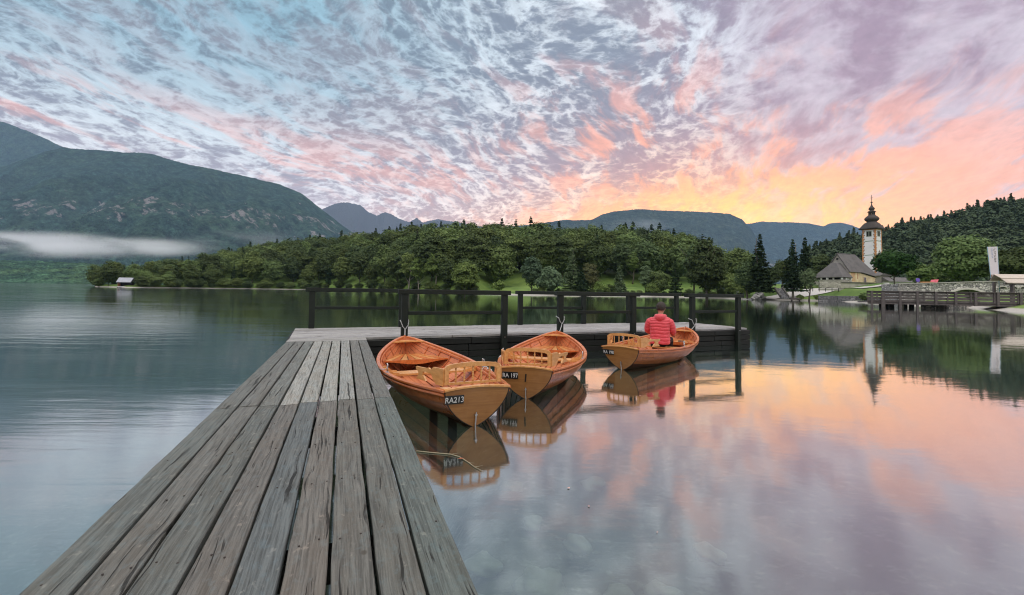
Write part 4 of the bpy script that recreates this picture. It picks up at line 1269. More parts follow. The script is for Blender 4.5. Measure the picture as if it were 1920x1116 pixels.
    bh.prism([(x, y) for x, y in V] + [(-x, y) for x, y in V[::-1]] + arc[1:-1], (0, 0, .545), (1, 0, 0), (0, 1, 0), .022)
    bh.build('breasthook', M_TRIM, root)
    # thwart
    th = MB(); z = .285; t0, t1 = .455, .52
    V = [(inner_x(t, z) - .004, t * L) for t in (t0, t1)]
    th.prism([V[0], V[1], (-V[1][0], V[1][1]), (-V[0][0], V[0][1])], (0, 0, z), (1, 0, 0), (0, 1, 0), .026)
    th.build('thwart', M_TRIM, root)
    for side in (1, -1):
        for t in (t0 + .008, t1 - .008):
            x = inner_x(t, z) * side; kn = MB()
            poly = [(0, 0), (-.20, 0), (-.195, .018), (-.12, .022), (-.075, .040), (-.05, .085), (-.022, .095), (.012, .080)]
            kn.prism([(p_[0] * side, p_[1]) for p_ in poly][::(1 if side == 1 else -1)], (x, t * L, z + .013), (1, 0, 0), (0, 0, 1), .020)
            kn.build('knee', M_TRIM, root)
    # seat back with turned spindles
    yb = .055; z0 = sheer(0) + .036; hb_ = .225; hw = .338
    sb = MB()
    outer = [(-hw, 0), (-hw, hb_ * .80), (-hw * .955, hb_ * .93), (-hw * .84, hb_)] + [(x, hb_ + .020 * (1 - (x / (hw * .84)) ** 2)) for x in np.linspace(-hw * .6, hw * .6, 7)] + [(hw * .84, hb_), (hw * .955, hb_ * .93), (hw, hb_ * .80), (hw, 0)]
    pw = .048
    inner = [(hw - pw, .030), (hw - pw, hb_ * .70), (hw * .78, hb_ * .80)] + [(x, hb_ * .80 + .016 * (1 - (x / (hw * .8)) ** 2)) for x in np.linspace(hw * .6, -hw * .6, 7)] + [(-hw * .78, hb_ * .80), (-hw + pw, hb_ * .70), (-hw + pw, .030)]
    # frame as an arch strip: outer path paired with inner path
    O = outer; I = inner[::-1]
    m2 = len(O); 
    I2 = I
    tk = .034
    vs = [Vector((x, yb - tk / 2, z0 + z)) for x, z in O] + [Vector((x, yb - tk / 2, z0 + z)) for x, z in I2] + [Vector((x, yb + tk / 2, z0 + z)) for x, z in O] + [Vector((x, yb + tk / 2, z0 + z)) for x, z in I2]
    nO, nI = len(O), len(I2)
    assert nO == nI + 2 or True
    fr = []
    # pair by index after resampling both to the same count
    def resamp(P, n):
        d = [0]; 
        for a, c in zip(P, P[1:]): d.append(d[-1] + math.hypot(c[0] - a[0], c[1] - a[1]))
        return [(float(np.interp(q, d, [p[0] for p in P])), float(np.interp(q, d, [p[1] for p in P]))) for q in np.linspace(0, d[-1], n)]
    K = 40; O = resamp(outer, K); I = resamp([(-hw + pw, 0)] + inner[::-1] + [(hw - pw, 0)], K)
    vs = []
    for (a, c) in zip(O, I):
        vs += [Vector((a[0], yb - tk / 2, z0 + a[1])), Vector((c[0], yb - tk / 2, z0 + c[1])), Vector((c[0], yb + tk / 2, z0 + c[1])), Vector((a[0], yb + tk / 2, z0 + a[1]))]
    fs = [(i * 4 + j, i * 4 + 4 + j, i * 4 + 4 + (j + 1) % 4, i * 4 + (j + 1) % 4) for i in range(K - 1) for j in range(4)] + [(0, 1, 2, 3), (K * 4 - 1, K * 4 - 2, K * 4 - 3, K * 4 - 4)]
    sb.raw(vs, fs)
    sb.box((0, yb, z0 + .012), (2 * (hw - pw) - .002, .028, .026))
    bo_ = sb.build('seat_back', M_TRIM, root)
    bm = bmesh.new(); bm.from_mesh(bo_.data); bmesh.ops.recalc_face_normals(bm, faces=bm.faces); bm.to_mesh(bo_.data); bm.free()
    for x in np.linspace(-.205, .205, 5):
        h_ = hb_ * .80 + .016 * (1 - (x / (hw * .8)) ** 2) + .002 - .025
        prof = [(.0095, 0), (.0095, h_ * .08), (.014, h_ * .12), (.009, h_ * .17)]
        for q in range(4):
            a = .20 + q * .16; prof += [(.0085, h_ * a), (.0145, h_ * (a + .08)), (.0085, h_ * (a + .15))]
        prof += [(.0095, h_ * .87), (.013, h_ * .92), (.0095, h_ * .96), (.0095, h_)]
        MB().lathe(prof, 8, (x, yb, z0 + .025)).build('spindle', M_TRIM, bo_, smooth=True)
    for side in (1, -1):
        arm = [(q_[0] * 1.32, q_[1]) for q_ in [(0, 0), (.12, 0), (.135, .030), (.165, .045), (.175, .085), (.20, .105), (.30, .110), (.335, .100), (.345, .060), (.315, .045), (.285, .0), (.455, .0), (.430, .030), (.412, .060), (.420, .095), (.462, .110), (.462, .145), (.30, .150), (.245, .165), (.215, .150), (.19, .160), (.16, .188), (.0, .192)]]
        a_ = MB(); p0 = hp(.02, 1, -.02, side); p1 = hp(.14, 1, -.02, side)
        d = (Vector((p1.x - p0.x, p1.y - p0.y, 0))).normalized()
        o3 = Vector((side * (hw + .006), yb, z0 - .012))
        d = (Vector((side * (beam_(.13) - .030), .13 * L, 0)) - Vector((o3.x, o3.y, 0))).normalized()
        a_.prism(arm, o3, d, (0, -.03, 1), .024)
        ao = a_.build('armrest', M_TRIM, root)
        bm = bmesh.new(); bm.from_mesh(ao.data); bmesh.ops.recalc_face_normals(bm, faces=bm.faces); bm.to_mesh(ao.data); bm.free()
    # rowlocks
    for side in (1, -1):
        q = hp(.40, 1, 0, side) + Vector((0, 0, .02)); m3 = MB()
        m3.tube([q + Vector((0, 0, -.03)), q + Vector((0, 0, .045))], .007, 8)
        pts = [q + Vector((0, math.cos(a) * .036, .082 + math.sin(a) * .038)) for a in np.linspace(rad(125), rad(415), 18)]
        m3.tube(pts, .0065, 8); m3.box(q + Vector((0, 0, -.001)), (.045, .09, .006))
        m3.build('rowlock', M_METAL, root, smooth=False)
    m3 = MB(); m3.tube([(0, rk * .02 - .045, -.02), (0, rk * .16 - .045, .17)], .008, 8); m3.box((0, rk * .15 - .035, .14), (.03, .03, .012))
    m3.build('rudder_pin', M_METAL, root)
    m3 = MB(); m3.tube([Vector((.0, L - .02 + math.cos(a) * .03, .50 + math.sin(a) * .03)) for a in np.linspace(0, 6.28, 14)], .006, 6, cap=False); m3.build('bow_ring', M_METAL, root)
    return root
def plate(root, txt, x, w_=.20, squash=.86, z=.335, sz=.092):
    rk = -.10 / .42; sl = math.atan(.10 / .42)
    pt = MB().box((0, 0, 0), (w_, .102, .006), bev=.002).build('number_plate', M_PLATE, root)
    pt.location = (x, rk * z - .0265, z); pt.rotation_euler = (rad(90) - sl * -1, 0, 0)
    pt.rotation_euler = (rad(90) + sl, 0, 0)
    text_mesh(txt, sz, .0015, 'plate_letters', M_WHITE, pt, (0, -.004, .0035), (0, 0, 0), True, squash)
    return pt

boat1 = make_boat()
boat2 = copy_tree(boat1); boat3 = copy_tree(boat1)
def place(b, p, hd, label):
    b.location = p; b.rotation_euler = (0, 0, -rad(hd)); tag(b, label, 'boat', 'wooden rowing boats moored at the landing stage')
S1 = on_z(888, 798, 0.0); S2 = on_z(987, 747, 0.0); S3 = on_z(1167, 693, 0.0)
place(boat1, S1, -24.5, 'varnished wooden rowing boat with plate RA213, moored nearest beside the jetty')
place(boat2, S2, 11.8, 'varnished wooden rowing boat with a black number 1 on its stern, behind the nearest boat')
place(boat3, S3, 38.0, 'varnished wooden rowing boat with the person in red sitting in it')
plate(boat1, 'RA213', -.265, .215)
plate(boat2, 'RA 197', -.22, .225, .80)
plate(boat3, 'RA 198', -.25, .225, .80)
rk = -.10 / .42
text_mesh('1', .17, .0015, 'painted_number', M_SEAM_SHADE, boat2, (.0, rk * .30 - .0235, .30), (rad(90) + math.atan(.10 / .42), rad(6), 0))

def rope(pts, r, name, label, cat, m_=M_ROPE, sub=10, group=None):
    pts = [Vector(p) for p in pts]; out = []
    for i in range(len(pts) - 1):
        p0, p1, p2, p3 = pts[max(i - 1, 0)], pts[i], pts[i + 1], pts[min(i + 2, len(pts) - 1)]
        for k in range(sub):
            t = k / sub
            out.append(.5 * ((2 * p1) + (p2 - p0) * t + (2 * p0 - 5 * p1 + 4 * p2 - p3) * t * t + (3 * p1 - p0 - 3 * p2 + p3) * t ** 3))
    out.append(pts[-1]); b = MB(); b.tube(out, r, 6); o = b.build(name, m_, smooth=True); tag(o, label, cat, group); return o
def bw(b, x, y, z):                       # a point of a boat in world space
    return Matrix.LocRotScale(b.location, b.rotation_euler, None) @ Vector((x, y, z))
def on_rail(b, t, side, dz=0, off=0): 
    q = hp(t, 1, off, side); return bw(b, q.x, q.y, q.z + dz)
rope([on_rail(boat1, .36, 1, -.16, -.05), on_rail(boat1, .375, 1, -.04, -.05), on_rail(boat1, .38, 1, .028, .0), on_rail(boat1, .36, 1, .026, .03), on_rail(boat1, .33, 1, .028, .0), on_rail(boat1, .31, 1, .03, .03), on_rail(boat1, .29, 1, -.05, .05)], .007, 'rope', 'grey line draped over the right rail of the nearest boat', 'rope')
for k, (t, lab) in enumerate([(.30, 'thin white line hung over the left rail of the middle boat'), (.42, 'pale rope looped round the left rail of the middle boat near its rowlock')]):
    rope([on_rail(boat2, t, -1, -.20, -.06), on_rail(boat2, t + .01, -1, -.03, -.05), on_rail(boat2, t + .015, -1, .026, 0), on_rail(boat2, t + .03, -1, .0, .045), on_rail(boat2, t + .045, -1, .026, 0), on_rail(boat2, t + .06, -1, -.16, -.06)], .006, 'rope', lab, 'rope')
# fender between nearest boat and jetty
fp = on_rail(boat1, .43, -1, -.17, .085)
fe = empty('fender', fp); tag(fe, 'white round ended fender hanging between the nearest boat and the jetty', 'fender')
MB().lathe([(.001, -.15), (.035, -.14), (.062, -.11), (.070, -.06), (.070, .06), (.062, .10), (.035, .135), (.014, .15), (.012, .175), (.001, .176)], 14).build('fender_body', M_FENDER, fe, smooth=True)
q0 = on_rail(boat1, .45, -1, .03, -.03) - fp; q1 = on_rail(boat1, .44, -1, .03, .03) - fp
MB().tube([q0, q1, Vector((0, 0, .22)), Vector((0, 0, .165))], .006, 6).build('lanyard', M_ROPE, fe, smooth=True)

# chains
def chain(pts, label, link=.024, r=.0034):
    pts = [Vector(p) for p in pts]; d = [0.0]
    for a, c in zip(pts, pts[1:]): d.append(d[-1] + (c - a).length)
    n = int(d[-1] / (link * .78)); b = MB()
    for k in range(n):
        s = (k + .5) * d[-1] / n
        i = max(j for j in range(len(pts) - 1) if d[j] <= s); t = (s - d[i]) / (d[i + 1] - d[i]); c = pts[i].lerp(pts[i + 1], t); ax = (pts[i + 1] - pts[i]).normalized()
        u = ax.cross(Vector((0, 0, 1)) if abs(ax.z) < .9 else Vector((1, 0, 0))).normalized(); v = ax.cross(u); sd = u if k % 2 else v
        b.tube([c + ax * math.cos(a) * link * .58 + sd * math.sin(a) * link * .36 for a in np.linspace(0, 2 * math.pi, 9)], r, 5, cap=False)
    o = b.build('mooring_chain', M_CHAIN, smooth=True); tag(o, label, 'chain', 'chains tying the boats to the posts'); return o
def post_loop(px, zl, boat, label, sag=.12):
    x = fx(px); y = -.145; zz = zl
    c = lambda a, b_, z: pl(x + a, y + b_, z)
    w_ = .082
    pts = [c(-w_, -.075, zz + .03), c(-w_, .07, zz + .06), c(w_, .07, zz + .08), c(w_, -.06, zz + .06), c(w_ * .8, -.085, zz - .03), c(.02, -.09, zz - .10), c(0, -.09, zz - .13)]
    pts = [c(0, -.085, zz - .12), c(-w_ * .6, -.088, zz - .06)] + pts
    end = bw(boat, 0, L - .02, .53)
    st = pts[-1]
    for k in range(1, 9):
        t = k / 8; q = st.lerp(end, t); q.z -= sag * 4 * t * (1 - t) * .5; pts.append(q)
    chain(pts, label)
post_loop(758, DECK + .30, boat1, 'pale chain looped round the front post above the nearest boat')
post_loop(1050, DECK + .36, boat2, 'pale chain looped round the post above the middle boat')
post_loop(1298, DECK + .26, boat3, 'pale chain looped round the post in front of the seated person')

# ================================================================== PERSON
def skin_mesh(name, verts, edges, radii, mt, parent, sub=2, root_i=0):
    me = bpy.data.meshes.new(name); me.from_pydata(verts, edges, [])
    o = bpy.data.objects.new('tmp_' + name, me); COL.objects.link(o)
    sk = o.modifiers.new('s', 'SKIN'); sk.use_smooth_shade = True
    for i, r in enumerate(radii):
        sv_ = me.skin_vertices[0].data[i]; sv_.radius = r if isinstance(r, tuple) else (r, r); sv_.use_root = (i == root_i)
    sd = o.modifiers.new('d', 'SUBSURF'); sd.levels = sub; sd.render_levels = sub
    bpy.context.view_layer.update()
    nm = bpy.data.meshes.new_from_object(o.evaluated_get(bpy.context.evaluated_depsgraph_get()))
    bpy.data.objects.remove(o); nm.materials.clear(); nm.polygons.foreach_set('use_smooth', [True] * len(nm.polygons))
    return link_mesh(name, nm, mt, parent)
def make_person():
    root = empty('person'); tag(root, 'person in a red quilted hooded jacket and dark trousers sitting with their back turned', 'person')
    skin = simple('skin', (.48, .25, .17), .55, .12, 12)
    hair = simple('dark_brown_hair', (.030, .021, .017), .7, .5, 60, bump=.6)
    V, E, Rr = [], [], []
    def add_(p, r, par=None):
        V.append(p); Rr.append(r); i = len(V) - 1
        if par is not None: E.append((par, i))
        return i
    pel = add_((0, 0, .47), (.145, .105)); sp1 = add_((.005, .0, .66), (.125, .095), pel); ch = add_((.01, .03, .88), (.155, .10), sp1)
    nk = add_((.012, .065, 1.045), .058, ch); n2 = add_((.014, .085, 1.11), .052, nk)
    h1 = add_((.016, .105, 1.18), (.074, .084), n2); h2 = add_((.016, .105, 1.26), (.084, .098), h1); h3 = add_((.016, .10, 1.33), (.052, .068), h2)
    ns = add_((.016, .198, 1.200), .012, h1)
    for s in (-1, 1): add_((.016 + s * .098, .090, 1.215), .015, h1)
    hands = {}
    for s in (1, -1):
        sh = add_((s * .175, .03, .955), .062, ch)
        if s == 1: el_ = (.265, .09, .72); wr = (.255, .33, .625)
        else: el_ = (-.265, .10, .73); wr = (-.20, .33, .62)
        e1 = add_(el_, .046, sh); w1 = add_(wr, .028, e1)
        pm = add_((wr[0] + s * -.005, wr[1] + .05, wr[2] - .015), (.034, .018), w1)
        pe = add_((wr[0] + s * -.008, wr[1] + .085, wr[2] - .030), (.036, .015), pm)
        for f_, (ox, ln) in enumerate(((-.027, .062), (-.009, .070), (.009, .066), (.027, .052))):
            b1 = add_((wr[0] + ox, wr[1] + .100, wr[2] - .040), .0085, pe)
            b2 = add_((wr[0] + ox * 1.05, wr[1] + .10 + ln * .42, wr[2] - .056 - .004 * f_), .0082, b1)
            b3 = add_((wr[0] + ox * 1.05, wr[1] + .10 + ln * .66, wr[2] - .082 - .004 * f_), .0070, b2)
        t1 = add_((wr[0] - s * .040, wr[1] + .055, wr[2] - .025), .010, pm); add_((wr[0] - s * .048, wr[1] + .090, wr[2] - .045), .0085, t1)
    for s in (1, -1):
        hpj = add_((s * .10, .03, .44), .09, pel); kn = add_((s * .185 + .01, .44, .50), .060, hpj); an = add_((s * .15, .50, .13), .040, kn)
        add_((s * .15, .62, .085), .036, an)
    skin_mesh('body', V, E, Rr, skin, root, 2)
    # trousers and shoes
    tm = simple('black_trousers', (.012, .013, .018), .85, .4, 30, bump=.3)
    V2 = [(0, -.005, .47), (.10, .03, .455), (.195, .44, .505), (.155, .50, .16), (-.10, .03, .455), (-.175, .44, .505), (-.15, .50, .16), (0, -.01, .58)]
    skin_mesh('trousers', V2, [(0, 1), (1, 2), (2, 3), (0, 4), (4, 5), (5, 6), (0, 7)], [(.155, .115), .105, .076, .058, .105, .076, .058, (.150, .115)], tm, root, 2)
    sm = simple('dark_shoes', (.02, .02, .022), .6, .3, 20)
    for s in (1, -1):
        skin_mesh('shoe', [(s * .15, .47, .085), (s * .15, .56, .082), (s * .155, .64, .075)], [(0, 1), (1, 2)], [(.045, .045), (.050, .040), (.045, .030)], sm, root, 2)
    # quilted jacket
    m_, t, b = mat('red_quilted_nylon'); P = tcoord(t); n = t.noise(P, 28, 5, .65); n2 = t.noise(P, 8, 3, .5)
    t.put(b.inputs['Base Color'], t.mix(n, (.55, .035, .055), (.78, .085, .11))); b.inputs['Roughness'].default_value = .5
    b.inputs['Sheen Weight'].default_value = .2
    t.put(b.inputs['Normal'], t.bump(t.add(n, n2), .55, .02)); M_J = m_
    j = MB(); n_ = 40
    def ring(cx, cy, z, hw, hd, tilt=0.0):
        R_ = []
        for k in range(n_):
            a = 2 * math.pi * k / n_; c_, s_ = math.cos(a), math.sin(a)
            x = math.copysign(abs(c_) ** .82, c_) * hw; y = math.copysign(abs(s_) ** .9, s_) * hd
            R_.append((cx + x, cy + y, z + y * tilt))
        return R_
    zs = [.43, .50, .58, .66, .74, .82, .90, .96, 1.005, 1.04, 1.06]
    hws = [.205, .212, .205, .200, .205, .215, .222, .212, .165, .110, .082]; hds = [.150, .152, .145, .138, .138, .140, .140, .130, .108, .085, .075]
    cys = [.0, .0, .0, .0, .005, .012, .02, .03, .04, .055, .065]
    rows = []
    seams = np.array([.42, .50, .575, .65, .725, .80, .87, .93, .98, 1.03])
    for z in np.linspace(.43, 1.06, 76):
        hw = np.interp(z, zs, hws); hd = np.interp(z, zs, hds); cy = np.interp(z, zs, cys)
        dmin = min(abs(z - s_) for s_ in seams); pf = .014 * min(1, dmin / .022) ** .5 - .004
        rows.append(ring(.006, cy, z, hw + pf, hd + pf, -.12 * (z > 5)))
    vs = [p for r_ in rows for p in r_]
    for i, p in enumerate(vs):       # wrinkles
        a = math.atan2(p[1], p[0]); w_ = .004 * math.sin(a * 7 + p[2] * 23) + .003 * math.sin(a * 13 - p[2] * 41)
        q = Vector((p[0], p[1], 0)).normalized() * w_; vs[i] = (p[0] + q.x, p[1] + q.y, p[2] + .006 * math.sin(a * 3 + 1))
    R_ = len(rows)
    j.raw(vs, [(i * n_ + k, i * n_ + (k + 1) % n_, (i + 1) * n_ + (k + 1) % n_, (i + 1) * n_ + k) for i in range(R_ - 1) for k in range(n_)] + [tuple(range(n_ - 1, -1, -1)), tuple(range((R_ - 1) * n_, R_ * n_))])
    for s in (1, -1):
        el_ = Vector((.265, .09, .72)) if s == 1 else Vector((-.265, .10, .73)); wr = Vector((.255, .33, .625)) if s == 1 else Vector((-.20, .33, .62))
        shp = Vector((s * .135, .03, .955)); mid = Vector((s * .215, .035, .90))
        P_ = []; rr = []
        path = [shp, mid, (mid + el_) / 2 + Vector((s * .012, -.012, 0)), el_ + Vector((s * .006, -.02, -.012)), (el_ + wr) / 2 + Vector((0, 0, -.01)), wr]
        rad_ = [.072, .082, .074, .066, .058, .044]
        for i in range(len(path) - 1):
            for k in range(12):
                t_ = k / 12; P_.append(path[i].lerp(path[i + 1], t_)); r0 = rad_[i] + (rad_[i + 1] - rad_[i]) * t_
                ln = (i * 12 + k) / 60 * 8.5; ph = abs((ln % 1) - .5) * 2; rr.append(r0 + .007 - .012 * max(0, (ph - .75)) / .25)
        P_.append(wr); rr.append(.032)
        for _ in range(3):
            P_ = [P_[0]] + [(P_[i - 1] + P_[i] * 2 + P_[i + 1]) / 4 for i in range(1, len(P_) - 1)] + [P_[-1]]
        j.tube(P_, rr, 18)
    # hood folded down behind the neck
    hd_ = []
    for i in range(17):
        a = rad(-205 + i * (230 / 16)); hd_.append(Vector((.014 + math.cos(a) * .092, .048 + math.sin(a) * .080 + .0, 1.045 + .018 * math.sin(a * 1) )))
    rr = [.030 + .030 * math.sin(math.pi * i / 16) for i in range(17)]
    j.tube(hd_, rr, 14)
    j.lathe([(.001, -.12), (.07, -.10), (.108, -.055), (.122, .0), (.108, .05), (.06, .07), (.001, .072)], 18, (.012, -.030, 1.02))
    jo = j.build('jacket', M_J, root, smooth=True)
    # hair
    bm = bmesh.new(); bmesh.ops.create_icosphere(bm, subdivisions=4, radius=1)
    rr_ = random.Random(4)
    for v in list(bm.verts):
        if v.co.z < -.66 or (abs(v.co.x) > .80 and v.co.z < .0 and v.co.y > -.30) or (v.co.y > .55 and v.co.z < .35): bm.verts.remove(v)
    for v in bm.verts:
        q = v.co; nz_ = .05 * math.sin(q.x * 17 + q.z * 9) * math.cos(q.y * 15) + rr_.uniform(-.035, .035)
        v.co = Vector((q.x * .104, q.y * .118, q.z * .122)) * (1 + nz_) + Vector((.016, .095, 1.240))
    me = bpy.data.meshes.new('hair'); bm.to_mesh(me); bm.free(); me.polygons.foreach_set('use_smooth', [True] * len(me.polygons))
    link_mesh('hair', me, hair, root)
    for s in (1, -1):
        MB().lathe([(.001, -.009), (.008, -.005), (.009, 0), (.008, .005), (.001, .009)], 8, (.016 + s * .03, .182, 1.235)).build('eye', simple('eye_white', (.5, .5, .5), .2), root, smooth=True)
    return root
pr = make_person()
pr.location = bw(boat3, .07, .47 * L, -.075); pr.rotation_euler = (0, 0, -rad(24)); pr.scale = (1.04, 1.04, 1.03)
# small coil of line on the bow of the occupied boat
rope([bw(boat3, .28 + .08 * math.cos(a), .70 * L + .06 * math.sin(a), .345 + .02 * (a / 6)) for a in np.linspace(0, 11, 14)], .006, 'coiled_rope', 'small dark coil of line on the bow seat of the occupied boat', 'rope', simple('dark_rope', (.06, .06, .06), .9))

# twig and floating leaves
tp = [on_z(px, py, .006) for px, py in [(781, 846), (800, 848), (822, 850), (845, 852), (862, 857), (878, 867), (890, 876), (904, 883)]]
tw = empty('floating_twig', tp[0]); tag(tw, 'thin pale twig floating on the water beside the jetty', 'twig')
b = MB(); b.tube([p - tp[0] for p in tp], [.006, .006, .005, .005, .0045, .004, .003, .002], 6)
for i, (a, l_) in enumerate([(3, .08), (5, .06), (6, .07)]): b.tube([tp[a] - tp[0], tp[a] - tp[0] + Vector((l_, .03 * (-1) ** i, .004))], [.003, .001], 5)
b.build('stem', simple('pale_twig', (.34, .30, .20), .9, .3, 30), tw)
lf = MB(); c = on_z(864, 860, .009) - tp[0]
lf.raw([c + Vector(q) for q in ((-.03, 0, 0), (0, -.018, .004), (.035, .002, 0), (0, .018, .004))], [(0, 1, 2, 3)]); lf.build('leaf', simple('red_leaf', (.30, .08, .03), .8), tw)
lm = simple('pink_petals', (.62, .36, .30), .8)
for k, (px, py) in enumerate([(1232, 998), (1106, 755), (1200, 742), (980, 715), (1104, 949), (1066, 915), (1340, 690)]):
    c = on_z(px, py, .005); s = .007 + .003 * (k % 3)
    o = MB().raw([(-s, 0, 0), (-s * .4, -s * .6, .002), (s * .6, -s * .5, 0), (s, .2 * s, .003), (.1 * s, s * .7, .001)], [(0, 1, 2, 3, 4)]).build('floating_leaf', lm)
    o.location = c; o.rotation_euler = (0, 0, k * 1.3)
    tag(o, 'tiny pale fallen leaf floating on the calm water', 'leaf', 'tiny leaves floating on the cove')
# ================================================================== FAR SHORE: CHURCH, BRIDGE, FENCE
def stone_mat(name, c1, c2, mortar, sc=2.2, stain=.5):
    m_, t, b = mat(name); P = tcoord(t); x, y, z = t.sep(P)
    Q = t.comb(x, y, t.mul(z, 1.7))
    v = t.n.new('ShaderNodeTexVoronoi'); t.put(v.inputs['Vector'], Q); v.inputs['Scale'].default_value = sc
    v2 = t.n.new('ShaderNodeTexVoronoi'); v2.feature = 'DISTANCE_TO_EDGE'; t.put(v2.inputs['Vector'], Q); v2.inputs['Scale'].default_value = sc
    r = t.sep(v.outputs['Color'])[0]
    c = t.mix(r, c1, c2); c = t.mix(t.ss(v2.outputs[0], .09, .03), c, mortar)
    n = t.noise(P, .7, 5, .65); c = t.mix(t.mul(t.ss(n, .45, .7), stain), c, tuple(q * .35 for q in c1))
    t.put(b.inputs['Base Color'], c); b.inputs['Roughness'].default_value = .9
    t.put(b.inputs['Normal'], t.bump(t.ss(v2.outputs[0], 0, .12), .8, .06)); return m_
def shingle_mat(name, c1, c2, row=.35, col=.22):
    m_, t, b = mat(name); P = tcoord(t); x, y, z = t.sep(P)
    n = t.noise(t.comb(t.mul(x, 1 / col), t.mul(y, 1 / col), t.mul(z, .6)), 1.0, 4, .75); n2 = t.noise(P, .5, 4, .6)
    rw = t.m('FRACT', t.mul(z, 1 / row))
    c = t.mix(n, c1, c2); c = t.mix(t.mul(t.ss(rw, .22, .0), .55), c, tuple(q * .3 for q in c1)); c = t.mix(t.mul(t.ss(n2, .45, .7), .4), c, tuple(q * .6 for q in c1))
    t.put(b.inputs['Base Color'], c); b.inputs['Roughness'].default_value = .85
    t.put(b.inputs['Normal'], t.bump(t.add(n, rw), .6, .05)); return m_
def plaster(name, c, stain=(.3, .28, .25), amt=.35, sc=.6):
    m_, t, b = mat(name); P = tcoord(t); n = t.noise(P, sc, 6, .65); n2 = t.noise(P, 9, 3, .6)
    q = t.mix(t.mul(t.ss(n, .42, .7), amt), c, stain); q = t.mix(t.mul(n2, .12), q, stain)
    t.put(b.inputs['Base Color'], q); b.inputs['Roughness'].default_value = .9; t.put(b.inputs['Normal'], t.bump(n2, .3, .03)); return m_
M_SHIN = shingle_mat('old_grey_shingles', (.085, .080, .080), (.20, .19, .19))
M_SHIN_D = shingle_mat('dark_brown_shingles', (.045, .038, .036), (.11, .092, .085), .3)
M_SHIN_L = shingle_mat('pale_larch_shingles', (.42, .34, .28), (.66, .60, .54), .8)
M_LIME = plaster('white_limewash', (.84, .84, .85), (.60, .60, .60), .25)
M_OCHRE = plaster('ochre_plaster', (.84, .71, .48), (.50, .30, .16), .5)
M_GREYP = plaster('grey_gable_plaster', (.40, .38, .35), (.2, .19, .18), .5)
M_STONEW = stone_mat('pale_rubble_wall', (.30, .28, .25), (.62, .59, .54), (.42, .40, .37), 1.6, .4)
M_BRIDGE = stone_mat('bridge_limestone', (.26, .26, .25), (.72, .70, .66), (.09, .09, .09), 1.9, .55)
M_RETAIN = stone_mat('grey_retaining_stone', (.14, .14, .15), (.30, .30, .31), (.06, .06, .06), 1.4, .4)
M_ORANGE = simple('orange_quoin_paint', (.60, .28, .12), .8, .3, 2)
M_DKPAINT = simple('dark_quoin_paint', (.05, .045, .045), .8, .3, 2)
M_GREENB = simple('green_band_paint', (.16, .26, .17), .8, .3, 2)
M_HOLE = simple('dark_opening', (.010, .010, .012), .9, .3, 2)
M_OLDW = deck_mat('grey_fence_wood', (.20, .18, .17), 'y'); 
M_OLDW = simple('old_grey_timber', (.115, .10, .098), .85, .55, 5, bump=.5)
M_GLASS = simple('dark_window_glass', (.03, .035, .045), .15, .2, 4)

